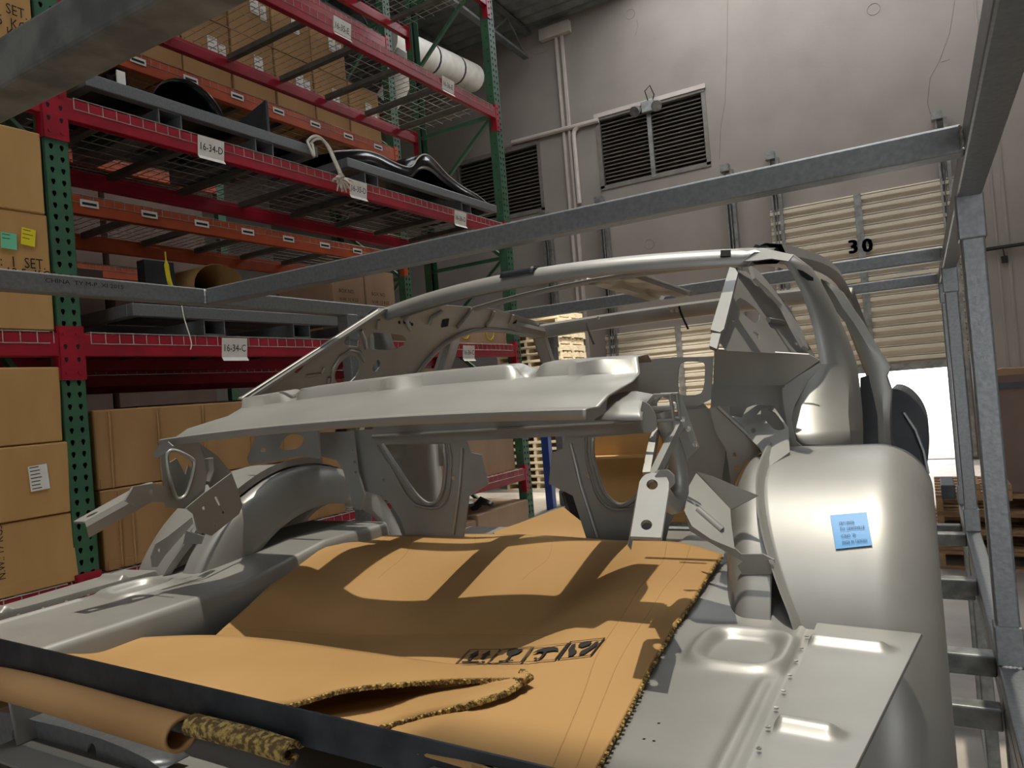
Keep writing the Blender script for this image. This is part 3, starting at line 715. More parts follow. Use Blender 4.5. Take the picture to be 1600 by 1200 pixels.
m = MB(); m.grid([[aY(p,Y) for p in r_] for Y,r_ in GR]); m.build('gutter_corner','primer',car,smooth=30,solid=.002)
m = MB(); m.plate(chaikin([aY(p,.93) for p in ((1001,626),(1012,630),(1021,642),(1026,656),(1024,675),(1001,677))],1),(),.003,side=(0,-1,0)); m.build('gutter_flange','primer',car)
# hanging panel below it and parcel shelf
m = MB(); m.box((-1.20,1.392,-.098),(-.47,1.397,.028)); m.build('parcel_shelf','primer',car)
for x in (-1.08,-.80,-.52):
    m = MB(); m.box((x-.035,1.115,.020),(x+.035,1.40,.024)); m.build('parcel_shelf_strut','primer',car)
m = MB(); m.tube([(-1.20,1.389,-.075),(-.47,1.389,-.075)],.004,6); m.build('shelf_rib','primer',car)
# ---- trunk divider braces with U cut-outs
BO = [(548,672),(558,720),(570,767),(597,775),(612,790),(626,812),(636,842),(724,842),(733,775),(763,757),(752,711),(736,707),(722,668)]
BH = [(598,694),(610,714),(626,738),(642,762),(652,775),(663,785),(674,789),(685,782),(692,768),(695,745),(697,720),(693,694)]
HO = [[(p.x,p.y) for p in [Vector(q) for q in pxc((708,747),3,3.2,8)]], pxc((600,750),2.4,2.6,8)]
for mi in (False, True):
    o = pl('divider_brace', BO, *PY(1.395), holes=[BH]+HO, t=.003, mirror=mi, hrnd=0)
    rim = [aY(p,1.392) for p in BH]; rim2 = [aY((p[0]+(-11 if p[0] < 668 else 8),p[1]+(6 if p[1]>740 else 0)),1.392) for p in BH]
    for R_,r in ((rim,.005),(rim2,.0035)):
        k = MB(); q = [mir(p) if mi else p for p in R_]; k.tube(chaikin(q,1,False), r, 6); k.build('edge_bead','primer',o,smooth=60)
    k = MB(); q = [aY(p,1.392) for p in ((722,700),(718,760),(708,835))]; q = [mir(p) if mi else p for p in q]; k.tube(q,.004,6); k.build('edge_bead','primer',o,smooth=60)
# ---- trunk floor: two raised side shelves, sunk middle
ZS = -.325
def shelf(x, y):
    z = ZS + .034*max(0,min(1,(y-.97)/.22)); X_ = x if x > XC else 2*XC-x
    cx, cy, wx, wy = -.213,.872,.050,.060              # pressed ring
    dx, dy = abs(X_-cx)/wx, abs(y-cy)/wy
    r = (dx**3.4+dy**3.4)**(1/3.4)
    z += .0085*math.exp(-((r-1.0)/.17)**2) - .004*max(0,min(1,(.84-r)*8))
    if y < .80: z += .005*math.exp(-((X_+.172)/.006)**2)*min(1,(.80-y)/.02)
    z -= .003*max(0,min(1,(X_+.160)/.004))              # weld flange step
    return z
for sgn in (1,-1):
    xs = [-.405+ (.265)*i/80 for i in range(81)]; ya = .50 if sgn > 0 else .532; ys = [ya+(1.40-ya)*i/180 for i in range(181)]
    m = MB(); rows = []
    for y in ys:
        r_ = []
        taper = .0 if y > .9 else (.9-y)*.02
        for x in xs: r_.append(U(x if sgn > 0 else 2*XC-x, y, shelf(x,y)))
        x0 = -.412
        r_ = [U(x0-.03,y,ZS-.115), U(x0-.004,y,shelf(x0,y)-.012), U(x0,y,shelf(x0,y)-.003)] + r_ if sgn > 0 else [U(2*XC-x0+.03,y,ZS-.115), U(2*XC-x0+.004,y,shelf(x0,y)-.012), U(2*XC-x0,y,shelf(x0,y)-.003)] + r_
        rows.append(r_)
    m.grid(rows); o = m.build('trunk_floor_side','primer',car,smooth=45,solid=.002)
    k = MB()
    for i in range(9):
        c = U(-.150,.60+.042*i,ZS+.0015); c = c if sgn > 0 else mir(c); k.disc(c,(0,0,1),.0024,.001,8)
    random.seed(3)
    for i in range(14):
        c = U(random.uniform(-.38,-.17),random.uniform(.6,1.0),ZS); c = c if sgn > 0 else mir(c); k.disc(c,(0,0,1),.0016,.001,7)
    k.build('spot_welds','weld',o,kind='stuff')
    # outer drop-off panel with pressed ribs
    m = MB(); rows = []
    for i in range(141):
        ya = .50 if sgn > 0 else .532; y = ya+(.962-ya)*i/140; xo = -.028-.040*(.962-y)/.30; r_ = []
        for j in range(31):
            x = -.140+(xo+.140)*j/30; z = ZS+.010 - .003*(j/30)
            for yc in (.893,.672):
                e_ = max(0, x-min(-.062,xo-.030))/.010; z += .010*math.exp(-((y-yc)/.0105)**2-e_**2)*max(0,min(1,(x+.142)/.006))
            r_.append(U(x,y,z))
        r_ = [U(-.142,y,ZS-.0)] + r_ + [U(xo+.001,y,ZS+.005)]
        rows.append(r_ if sgn > 0 else [mir(p) for p in r_])
    m.grid(rows); m.build('trunk_drop_off','primer',car,smooth=40,solid=.0018)
m = MB(); m.box((-1.19,.50,-.445),(-.41,1.42,-.441)); m.build('trunk_floor_middle','primer',car)
m = MB(); m.box((-1.44,1.40,-.46),(-.16,2.15,-.455)); m.build('cabin_floor','primer',car)
m = MB(); m.box((-1.27,1.40,-.46),(-.33,1.41,-.325)); m.build('seat_riser','primer',car)
# ---- wheelhouses
WY, WZ, WR = 1.30, -.50, .37
def seamx(z): return -.231 + (.231-.163)*max(0,min(1,(-.16-z)/.17))**1.3
for sgn in (1,-1):
    F = (lambda p: p) if sgn > 0 else mir
    rows = []; na = 46
    for i in range(-4,na):
        a = radians(180 - 142*max(0,i)/(na-1)); ca, sa = cos(a), sin(a); z0 = WZ+WR*sa; lo_ = .07*min(0,i); xs_ = seamx(z0); xo = -.004; rr = .075; r_ = []
        for j in range(13):
            x = xs_ + (xo-rr-xs_)*j/12
            lift = .010*math.exp(-((x-xs_)/.02)**2)
            r_.append(F(U(x, WY+WR*ca, WZ+WR*sa+lo_)))
        for j in range(1,13):
            b = pi/2*j/12; R_ = WR-rr*(1-cos(b)); x = xo-rr+rr*sin(b)
            r_.append(F(U(x, WY+R_*ca, WZ+R_*sa+lo_)))
        for R_ in (.25,.22): r_.append(F(U(xo, WY+R_*ca, WZ+R_*sa+lo_)))
        rows.append(r_)
    m = MB(); m.grid(rows); o = m.build('outer_wheelhouse','primer',car,smooth=60,solid=.0018)
    if sgn > 0: owh = o
    # weld flange along the seam
    rows = []
    for i in range(30):
        a = radians(188-110*i/29); z0 = WZ+WR*sin(a); x = seamx(z0)
        rows.append([F(U(x+dx, WY+(WR+dr)*cos(a), WZ+(WR+dr)*sin(a))) for dx,dr in ((.010,-.001),(.003,.003),(0,.014),(-.004,.016),(-.005,.0))])
    m = MB(); m.grid(rows); m.build('wheelhouse_flange','primer',car,smooth=60)
    # inner wheelhouse, domed toward the trunk
    rows = []
    for i in range(41):
        a = radians(205-200*i/40); r_ = []
        for j in range(25):
            f = j/24; x = -1.40 + .107*f; R_ = (WR-.006)*(1-max(0,(f-.30)/.70)**3.2*.26)
            if a > radians(95): x -= .035*f*min(1,(a-radians(95))/radians(60))
            p = U(x, WY+R_*cos(a), max(WZ+R_*sin(a), -.50)); r_.append(p if sgn < 0 else mir(p))
        rows.append(r_)
    m = MB(); m.grid(rows); m.build('inner_wheelhouse','primer',car,smooth=60,solid=.0018)
# left flange tab with bolt hole
pl('flange_tab', [(300,808),(262,838),(243,850),(236,868),(238,886),(246,886),(258,868),(302,818)], (1,0,0), -1.43, [pxc((249,860),2.6,3.4,8)], t=.003, hrnd=0)
# blue shipping sticker on the right wheelhouse
def cyl(p, lift=.0008):
    d = ray(p); A = d.y**2+d.z**2; B = -2*(d.y*WY+d.z*WZ); Cc = WY**2+WZ**2-(WR+lift)**2; t_ = (-B-sqrt(B*B-4*A*Cc))/2/A; return d*t_
def lerp2(a,b,f): return (a[0]+(b[0]-a[0])*f, a[1]+(b[1]-a[1])*f)
c4 = [(1297,805),(1354,800),(1363,852),(1306,858)]
def stk(u,v): return lerp2(lerp2(c4[0],c4[1],u), lerp2(c4[3],c4[2],u), v)
m = MB(); m.grid([[cyl(stk(u/8,v/8),.003) for u in range(9)] for v in range(9)], m=0); m.m = 1
for txt,v in (('CRY130036',.30),('TO: LEWISVILLE',.47),('C/NO. 70',.68),('MADE IN TAIWAN',.87)):
    vs, fs = text_geo(txt); k = .0605 if len(txt) < 12 else .0575
    wmax = max(q.x for q in vs); L = {9:.42,14:.68,8:.40}[len(txt)]
    m.add([cyl(stk(.20+q.x/wmax*L, v-q.y*.12),.0048) for q in vs], fs)
m.build('shipping_sticker',('blue','ink'),owh)
# ---- trunk hinges
HN, HC = (0,.051,-.122), .0574
for mi in (False, True):
    F = mir if mi else (lambda p: p)
    out = [aP(p,HN,HC) for p in ((985,838),(998,760),(999,753),(1003,746),(1009,741),(1016,739),(1028,739),(1036,741),(1042,746),(1045,753),(1045,764),(1033,840))]
    m = MB(); m.plate([F(p) for p in out], [[F(aP(p,HN,HC)) for p in pxc(c,9,8,14)] for c in ((1019,757),(1010,820))], .004, side=(0,-1,.5))
    lip = [aP(p,HN,HC) for p in ((985,838),(998,760),(1001,748),(1008,741))]
    m.grid([[F(p) for p in lip],[F(p+U(-.004,.0,-.010)) for p in lip],[F(p+U(-.002,.004,-.030 if mi else -.016)) for p in lip]])
    h = m.build('trunk_hinge','primer',car,smooth=30)
    G = (lambda p: mir(p)+U(-.055,0,0)) if mi else (lambda p: p+U(-.030*max(0,min(1,(p.y-.855)/.06)),0,-.006*max(0,min(1,(p.y-.855)/.06))))
    path = [U(-.283,.850,-.118),U(-.285,.90,-.120),U(-.286,.945,-.150),U(-.284,.975,-.170),U(-.282,1.005,-.150),U(-.282,1.000,-.10),U(-.285,.975,-.060),U(-.288,.965,-.032)]
    if mi: continue
    k = MB(); k.tube([G(p) for p in chaikin(path,2,False)], .0125, 8); k.build('gooseneck','primer',h,smooth=60)
    k = MB(); k.bar(G(U(-.305,.99,-.055)),G(U(-.300,.90,-.115)),.010,.012); k.bar(G(U(-.272,.99,-.055)),G(U(-.292,.90,-.118)),.010,.012); k.build('hinge_strut','primer',h)
    rg = [U(-.302,.955,-.046),U(-.302,.955,-.022),U(-.292,.955,-.012),U(-.270,.955,-.012),U(-.268,.955,-.046)]
    for dy in (0,.03): k = MB(); k.tube([G(p+U(0,dy,0)) for p in rg],.0032,6,closed=True); k.build('pivot_ring','primer',h,smooth=50)
    k = MB()
    k.tube([G(U(-.302,.958,-.030)),G(U(-.268,.958,-.030))],.004,8); k.build('pivot_pin','primer',h,smooth=50)
# hinge support brackets
pl('hinge_arm',[(196,782),(209,760),(236,756),(262,760),(262,785),(232,784),(214,792)],(1,0,0),-1.285,t=.006)
pl('bracket_lower_box',[(289,794),(318,770),(360,739),(370,765),(377,790),(372,803),(329,837),(307,830),(301,803)],(1,0,0),-1.305,holes=[pxc((317,794),3,3.4,8),pxc((334,821),1.4,1.6,6),[(333,777),(337,775),(350,801),(346,803)]],t=.004,hrnd=0)
pl('bracket_side_panel',[(309,691),(340,714),(361,739),(329,765),(318,745),(320,715)],(1,0,0),-1.345,t=.003)
k = MB(); k.tube([aX(p,-1.325) for p in ((326,716),(328,735),(322,752),(312,752))],.010,6); k.build('latch_hook','primer',car,smooth=50)
o = pl('hinge_bracket',[(250,704),(258,697),(309,690),(318,716),(322,745),(318,770),(289,795),(258,793),(251,730)],(1,0,0),-1.315,
   holes=[[(258,713),(267,700),(300,715),(305,725),(293,770),(283,780),(272,778)]],t=.003)
k = MB(); hole = [aX(p,-1.312) for p in ((258,713),(267,700),(300,715),(305,725),(293,770),(283,780),(272,778))]; k.tube(chaikin(hole,2),.004,6,closed=True); k.build('opening_bead','primer',o,smooth=60)
pl('bracket_backing',[(252,728),(266,722),(276,716),(290,742),(294,726),(300,735),(296,770),(285,784),(268,780)],(1,0,0),-1.35,t=.003)
pl('shelf_strut',[(495,676),(552,674),(559,739),(570,774),(562,797),(553,795),(536,735),(526,719),(497,712)],*PY(1.36),holes=[pxc((552,704),1.6,2.2,6),pxc((554,722),1.8,3,6),pxc((556,738),1.8,2.6,6)],t=.004,hrnd=0)
pl('shelf_side_filler',[(403,672),(497,670),(500,717),(470,712),(426,721),(389,726),(386,716)],*PY(1.20),holes=[[(434,703),(440,688),(452,678),(470,679),(476,687),(466,701),(452,703)],[(407,700),(415,700),(415,706),(407,706)]],t=.004,hrnd=1)
pl('bracket_flange',[(246,697),(262,690),(270,697),(246,716),(238,713)],(0,1,0),.86)
pl('bracket_foot',[(290,829),(318,838),(314,850),(286,850)],(0,1,0),.95)
o = pl('hinge_bracket',[(1054,622),(1064,617),(1092,698),(1088,704),(1082,698),(1060,650)],(0,1,0),1.0)
k = MB()
for p in ((1056,634),(1068,655),(1076,670),(1087,694)): q = aY(p,.998); k.disc(q,(0,-1,0),.004,.003,8)
k.build('rivets','weld',o,kind='stuff')
pl('bracket_web',[(1064,640),(1078,690),(1088,704),(1072,720),(1058,690)],(0,1,0),1.04)
# ---- inner rear quarter, right side
pl('parcel_shelf_end',[(996,563),(1036,559),(1114,557),(1111,624),(1090,634),(1064,632),(1030,618),(998,615)],*PY(1.14),holes=[[(1063,565),(1098,565),(1102,572),(1100,606),(1094,617),(1064,618),(1059,612),(1059,580)]],t=.004,hrnd=1)
pl('parcel_shelf_lip',[(1049,558),(1090,558),(1090,564),(1049,564)],*PY(1.13),t=.004)
pl('quarter_bulkhead',[(1064,632),(1099,630),(1112,645),(1121,680),(1122,700),(1136,704),(1150,770),(1097,735),(1090,700),(1070,690)],*PY(1.45),t=.004)
pl('quarter_bulkhead',[(1112,600),(1226,600),(1230,680),(1170,720),(1122,700),(1110,640)],*PY(1.62),t=.004)
pl('sail_lower_panel',[(1116,545),(1264,554),(1281,563),(1224,602),(1114,603)],(0,.5,.35),.5*1.45+.35*.02,t=.003)
o = pl('gusset_plate',[(1109,637),(1123,635),(1189,697),(1190,705),(1164,722),(1147,757),(1142,755),(1134,700),(1119,679)],*PY(1.31),holes=[pxc((1148,711),3.2,4,8),pxc((1151,731),3.6,4.5,8)],t=.003,hrnd=0)
k = MB(); k.tube([aY((1122,635),1.308),aY((1189,698),1.308)],.004,6); k.build('gusset_edge','primer',o)
hn, hc = (0,.11,-.3), .1747
pl('wheelhouse_horn',[(1143,650),(1159,652),(1167,637),(1180,632),(1208,634),(1232,668),(1234,706),(1202,729),(1187,700),(1150,664)],hn,hc,holes=[[(1183,640),(1206,638),(1229,668),(1219,673),(1207,670)],pxc((1177,673),4,4,8)],t=.003,hrnd=1)
pl('quarter_strut',[(1222,606),(1250,586),(1282,566),(1284,574),(1262,596),(1242,632),(1236,655),(1244,690),(1254,698),(1252,704),(1238,700),(1229,660),(1224,630)],*PY(1.48),t=.004,mat='primer')
pl('quarter_backing',[(1228,562),(1305,556),(1305,705),(1234,705)],*PY(1.80),t=.004)
# triangular stiffener box on the right inner wheelhouse
pl('stiffener_box',[(1089,737),(1110,743),(1184,774),(1142,796)],(.30,.9,-.3),.30*-.25+.9*1.07+.3*.15,t=.003)
o = pl('stiffener_tray',[(1088,739),(1141,795),(1143,820),(1148,858),(1110,842),(1081,822),(1069,798),(1076,760)],(-.5,.5,-.75),-.5*-.26+.5*.98+.75*.20,t=.003)
k = MB(); k.tube([aP(p,(-.5,.5,-.75),-.5*-.26+.5*.98+.75*.20) for p in ((1090,795),(1128,828))],.005,6); k.build('tray_rib','primer',o,smooth=60)
pl('stiffener_flange',[(1068,798),(1072,800),(1082,820),(1147,856),(1158,866),(1192,866),(1208,874),(1160,877),(1146,869),(1078,830)],*PY(1.0),t=.004)
pl('stiffener_foot',[(1160,877),(1210,874),(1212,886),(1204,897),(1160,898),(1152,884)],*PY(1.015),t=.003)
# ---- sail panels inside the roof pillars
SN, SC = (1,.117,-.55), -1.2106
SO = [(378,621),(590,484),(640,478),(690,476),(770,482),(842,503),(846,524),(800,516),(745,512),(702,527),(668,556),(645,590),(632,640),(500,655),(400,645)]
SH = [[(459,586),(461,572),(476,559),(475,572)],[(536,535),(541,524),(552,517),(561,516),(561,542),(552,541),(541,540)],[(575,519),(600,520),(628,523),(635,530),(628,543),(600,547),(575,545)],
      [(590,559),(595,570),(584,583),(580,572)],[(521,590),(526,572),(540,557),(553,554),(562,566),(558,585),(545,598),(528,600)]]
o = pl('sail_panel', SO, SN, SC, SH, t=.002, hrnd=1)
def sp(p): return aP(p,SN,SC)+U(.004,0,0)
for i,pts in enumerate(([(688,487),(672,497),(668,508)],[(735,483),(722,500),(712,512)],[(640,482),(632,500),(640,515)],[(770,486),(765,500),(757,510)],[(800,492),(795,506)],[(590,500),(588,515)],[(562,516),(568,530),(570,545)],[(516,597),(519,575),(530,558),(545,548),(560,550),(568,565)],[(476,588),(500,585),(505,575)],[(512,590),(510,610)])):
    k = MB(); k.tube([sp(p) for p in pts],.007 if i < 5 else .005,6); k.build('pressed_rib','primer',o,smooth=60)
k = MB()
for p in ((622,504),(630,504),(638,505),(642,507)): k.disc(sp(p),(1,0,0),.005,.001,8)
for q in ([(690,500),(700,498),(698,510),(688,512)],[(800,505),(806,500),(804,510),(798,513)]): k.plate([sp(p) for p in q],(),.001)
k.build('slot_holes','blackhole',o)
k = MB(); k.tube(chaikin([sp(p) for p in ((846,526),(800,518),(745,514),(702,529),(668,558),(645,592),(632,640))],1,False),.009,8); k.build('window_rail','primer',o,smooth=60)
SNr, SCr = (-1,.117,-.55), .3894
pl('sail_panel',[(1150,424),(1171,435),(1184,443),(1228,499),(1240,513),(1264,555),(1136,548),(1122,530),(1131,512)],SNr,SCr,[[(1150,468),(1158,464),(1188,488),(1187,500),(1180,506),(1172,499),(1152,483)],[(1175,518),(1182,519),(1187,525),(1186,533),(1182,524)],pxc((1146,501),2,2,6)],t=.002,hrnd=1)
pl('sail_outer_rail',[(1150,422),(1166,424),(1190,446),(1232,500),(1246,512),(1274,556),(1262,556),(1238,514),(1225,499),(1184,445)],SNr,SCr+.012,t=.004)
k = MB(); k.tube([aP(p,SNr,SCr-.004) for p in ((1200,500),(1224,504))],.006,6); k.build('sail_stud','primer',car)
pl('quarter_window_rail',[(1174,415),(1186,424),(1212,455),(1232,478),(1244,500),(1255,520),(1264,545),(1256,540),(1240,512),(1222,476),(1200,452),(1180,434)],(-1,.117,-.55),.3894-.10,t=.006)
# rear window side flanges
WN, WC = (0,.215,-.40), .2225
pl('window_flange',[(1140,417),(1148,419),(1153,426),(1131,514),(1125,519),(1110,515)],WN,WC,t=.006)
pl('window_flange',[(1112,520),(1126,521),(1120,545),(1108,540)],WN,WC-.004,t=.006)
pl('window_flange',[(372,621),(378,619),(592,481),(600,484),(384,625)],WN,WC,t=.006)
# ---- roof: rear header, side rails, windscreen header
HX = [-1.352,-1.30,-1.246,-1.135,-1.0,-.9,-.8,-.7,-.6,-.465,-.354,-.30,-.250]
def hz(x): return .259+.030*(1-((x-XC)/.55)**2)
def hy(x): return 1.575-.085*(1-((x-XC)/.55)**2)
rows = []
for dy,dz in ((.012,-.038),(.0,-.036),(-.004,-.024),(.004,-.010),(.02,.000),(.06,.006),(.075,-.004),(.075,-.03)):
    rows.append([U(x, hy(x)+dy, hz(x)+dz*(.45 if abs(x-XC) > .50 else 1)) for x in [-1.352+1.102*i/60 for i in range(61)]])
m = MB(); m.grid(rows); m.build('rear_roof_header','primer',car,smooth=50,solid=.002)
m = MB(); m.grid([[U(x,hy(x)-.006,hz(x)-.012), U(x,hy(x)+.002,hz(x)+.002), U(x,hy(x)+.03,hz(x)+.006)] for x in [-.855+.09*i/8 for i in range(9)]]); m.build('header_seam_patch','darkgrey',car,smooth=50,solid=.002)
m = MB(); m.grid([[U(x,hy(x)-.006,hz(x)-.018), U(x,hy(x)+.003,hz(x)-.004)] for x in [-.352+.02*i/3 for i in range(4)]]); m.build('header_gap','blackhole',car,solid=.003)
def bz(x): return .296+.036*(1-((x-XC)/.53)**2)
m = MB(); m.grid([[U(x,2.04,bz(x)-.002),U(x,2.05,bz(x)-.012),U(x,2.07,bz(x)-.012),U(x,2.08,bz(x)+.004)] for x in [-1.33+1.06*i/30 for i in range(31)]]); m.build('roof_bow','primer',car,smooth=50,solid=.003)
rows = []
for Y,z in ((2.70,.222),(2.66,.222),(2.655,.230),(2.66,.268),(2.68,.278),(2.72,.27)):
    rows.append([U(-1.39+1.18*i/24, Y+.03*(1-((i-12)/12)**2), z+.012*(1-((i-12)/12)**2)) for i in range(25)])
m = MB(); m.grid(rows); wh = m.build('windscreen_header','primer',car,smooth=40,solid=.002)
k = MB()
for p in ((935,497),(1045,482),(1050,486),(1058,485)): q = aY(p,2.675); k.disc(q,(0,-1,0),.007,.003,8)
k.build('screw_heads','weld',wh,kind='stuff')
for p in ((918,512),(1062,487)):
    k = MB(); q = aY(p,2.65); k.tube(chaikin([q+U(0,0,.02),q+U(.01,-.02,-.01),q+U(.035,-.03,-.07)],2,False),.004,5); k.build('loose_clip','ink',wh)
q0, q1 = U(-.8,2.05,.312), U(-.8,2.66,.300)
k = MB(); k.grid([[U(-.8+dx,2.05+.6*i/12,.318-.012*i/12+dz+ (.012 if i in (3,8) and abs(dx) < .05 else 0)) for dx,dz in ((-.075,.02),(-.07,0),(-.03,0),(-.02,.012),(.02,.012),(.03,0),(.07,0),(.075,.02))] for i in range(13)]); k.build('dome_lamp_rail','primer',car,smooth=35,solid=.002)
for sgn in (1,-1):
    F = (lambda p: p) if sgn > 0 else mir
    rows = []
    for i in range(13):
        f = i/12; x = -.250 + .040*f + .02*sin(pi*f); y = 1.60+1.07*f; z = .262-.006*f+.025*sin(pi*f)
        rows.append([F(U(x+dx,y,z+dz)) for dx,dz in ((-.055,-.012),(-.05,.004),(-.02,.012),(.012,.004),(.02,-.02),(.0,-.035),(-.045,-.03))])
    m = MB(); m.grid(rows,wrap=True); m.build('roof_side_rail','primer',car,smooth=40)
    m = MB(); m.bar(F(U(-.215,2.69,.25)),F(U(-.145,3.02,-.10)),.05,.06); m.build('windscreen_pillar','primer',car,bevel=.01)
    # outer rear pillar strip, roof to belt line
    I = [(1200,396),(1226,411),(1240,432),(1252,455),(1264,488),(1272,517),(1282,569),(1264,594),(1246,630),(1236,652),(1243,675),(1251,694)]
    O_ = [(1240,398),(1268,419),(1284,444),(1300,474),(1313,502),(1326,532),(1338,568),(1342,596),(1345,622),(1347,645),(1348,670),(1348,695)]
    yi = [1.57,1.59,1.61,1.62,1.64,1.65,1.66,1.63,1.59,1.56,1.53,1.50]; yo = [1.64,1.69,1.72,1.76,1.79,1.81,1.83,1.83,1.82,1.81,1.80,1.79]
    rows = []
    for a,b,ya,yb in zip(I,O_,yi,yo):
        A, B = aY(a,ya), aY(b,yb); R_ = aY((a[0]+(b[0]-a[0])*.80, a[1]+(b[1]-a[1])*.80), ya+.045); r_ = [A+U(0,.025,0)]
        for j in range(7): f = j/6; r_.append(A.lerp(R_,f)+U(0,-.012*sin(pi*f),0))
        r_ += [R_.lerp(B,.3)+U(.003,0,0), B, B+U(-.004,.05,0)]; rows.append([F(p) for p in r_])
    m = MB(); m.grid(rows); o = m.build('rear_pillar_skin','primer',car,smooth=35,solid=.002)
    if sgn > 0:
        k = MB(); k.plate([aY(p,1.605) for p in ((1246,421),(1254,423),(1271,434),(1271,439),(1262,438),(1252,431))],(),.003); k.build('pillar_slot','blackhole',o); k = MB(); k.plate([aY(p,1.70) for p in ((1292,478),(1298,484),(1296,486),(1292,482))],(),.002); k.build('pillar_slot','blackhole',o)
    # door lock pillar
    m = MB(); rows = []
    LP = [((1283,436),(1290,440)),((1291,458),(1313,454)),((1307,486),(1329,479)),((1322,505),(1346,503)),((1335,525),(1361,529)),((1348,548),(1378,556)),((1356,572),(1390,574)),((1360,596),(1384,588)),((1366,620),(1392,612)),((1372,650),(1389,656)),((1374,710),(1390,710))]
    for a,b in LP:
        y = 2.05
        A,B = aY(a,y),aY(b,y); rows.append([F(A+U(0,.05,0)),F(A),F(A.lerp(B,.5)+U(0,-.006,0)),F(B),F(B+U(0,.08,0))])
    m.grid(rows); m.build('lock_pillar','primer',car,smooth=40,solid=.003)
pl('roof_corner',[(1129,396),(1150,388),(1180,387),(1208,391),(1240,398),(1232,408),(1205,404),(1180,407),(1150,409),(1131,411)],(0,-.85,.5),-.85*1.565+.5*.255,t=.003)
# torn sealer flap on the roof corner, quarter brace behind the sill
k = MB(); k.plate([aY(p,1.60) for p in ((1172,395),(1181,382),(1192,385),(1199,384),(1207,390),(1196,396))],(),.004); k.build('sealer_flap','darkgrey',car)
# cowl side / hinge pillar ahead on the right
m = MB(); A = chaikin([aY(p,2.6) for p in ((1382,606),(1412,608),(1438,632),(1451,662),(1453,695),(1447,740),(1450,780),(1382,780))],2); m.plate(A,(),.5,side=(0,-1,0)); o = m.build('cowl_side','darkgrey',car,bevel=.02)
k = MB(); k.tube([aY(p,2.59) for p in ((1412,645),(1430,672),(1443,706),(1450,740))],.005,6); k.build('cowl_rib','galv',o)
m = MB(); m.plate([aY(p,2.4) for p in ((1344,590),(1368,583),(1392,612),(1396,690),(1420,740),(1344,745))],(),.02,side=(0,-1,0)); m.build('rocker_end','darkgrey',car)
# front of the cabin, seen through the divider: left hinge pillar, dash
m = MB(); m.grid([[U(-1.50+.05*sin(a),1.80+.07*j,-.46+.44*i/10) for j,a in enumerate((0,.6,1.6,2.4,3.1))] for i in range(11)]); m.build('left_hinge_pillar','primer',car,smooth=60,solid=.003)
# rear cross panel at the bottom left
q = [(0,1112),(28,1116),(60,1127),(100,1136),(135,1146),(170,1157),(205,1171),(240,1188),(262,1204),(180,1215),(150,1205),(112,1196),(96,1172),(70,1162),(40,1168),(0,1166),(-60,1160),(-60,1106)]
o = pl('rear_cross_panel', q, *PY(.56), holes=[pxc((24,1148),5,13,12),pxc((143,1177),7,16,12)], t=.003, mat='galv', hrnd=0)
for y0 in (.56,):
    k = MB(); k.grid([[aY(p,.56) for p in q[:9]],[aY(p,.56)+U(0,-.006,.004) for p in q[:9]],[aY(p,.56)+U(0,.03,.004) for p in q[:9]]]); k.build('panel_flange','galv',o,smooth=60,solid=.002)
# ================================================================== cardboard lying in the trunk
def cz(p, z): return aZ(p, z)
# one big sheet over the trunk floor; rows run from the far edge toward the tail
FAR = [((520,829),-.300),((600,838),-.330),((720,836),-.328),((840,838),-.325),((960,846),-.318),((1060,850),-.312),((1128,868),-.306)]
R1  = [((478,862),-.325),((590,868),-.345),((720,872),-.342),((840,874),-.338),((960,878),-.328),((1050,884),-.316),((1106,900),-.308)]
R2  = [((445,893),-.350),((560,900),-.372),((690,905),-.370),((810,905),-.364),((930,908),-.350),((1020,918),-.325),((1083,938),-.310)]
R3  = [((395,942),-.385),((520,950),-.395),((650,952),-.395),((780,952),-.392),((900,955),-.372),((990,966),-.335),((1050,985),-.311)]
R4  = [((335,996),-.405),((470,1003),-.408),((600,1006),-.406),((740,1006),-.402),((860,1010),-.382),((950,1030),-.345),((1015,1046),-.312)]
R5  = [((270,1060),-.41),((420,1068),-.41),((560,1070),-.41),((720,1072),-.405),((840,1078),-.388),((925,1096),-.350),((978,1118),-.313)]
R6  = [((180,1060),0),((360,1100),0),((520,1138),0),((650,1168),0),((760,1194),0),((880,1215),0),((922,1222),0)]
R7  = [((180,1062),0),((360,1102),0),((520,1140),0),((650,1170),0),((762,1197),0),((850,1285),0),((893,1290),0)]
def sm(t): t = max(0,min(1,t)); return t*t*(3-2*t)
def lay(p):             # height of the lying sheet: low over the sunk floor, lapping up on the side shelf
    z = -.38
    for _ in range(60):
        q = aZ(p,z); S = max(0,min(1,(q.x+.575)/.150)); S = .6*S+.4*sm(S)
        z1 = -.408 + .032*sm((q.x+.95)/.36) + .060*S + (1-S)*.085*sm((q.y-.95)/.42) + S*.036*sm((q.y-.95)/.24) + .055*sm((-1.0-q.x)/.16)*(1-sm((q.y-1.15)/.2))
        z = .6*z+.4*z1
    return aZ(p,z)
def dense(row, n=5, flat=False):
    pts = [lay(p) if flat else aZ(p,z) for p,z in row]; out = []
    for i in range(len(pts)-1):
        p0 = pts[max(i-1,0)]; p1, p2 = pts[i], pts[i+1]; p3 = pts[min(i+2,len(pts)-1)]
        for k in range(n):
            t = k/n; out.append(.5*((2*p1)+(p2-p0)*t+(2*p0-5*p1+4*p2-p3)*t*t+(3*p1-p0-3*p2+p3)*t**3))
    out.append(pts[-1]); return out
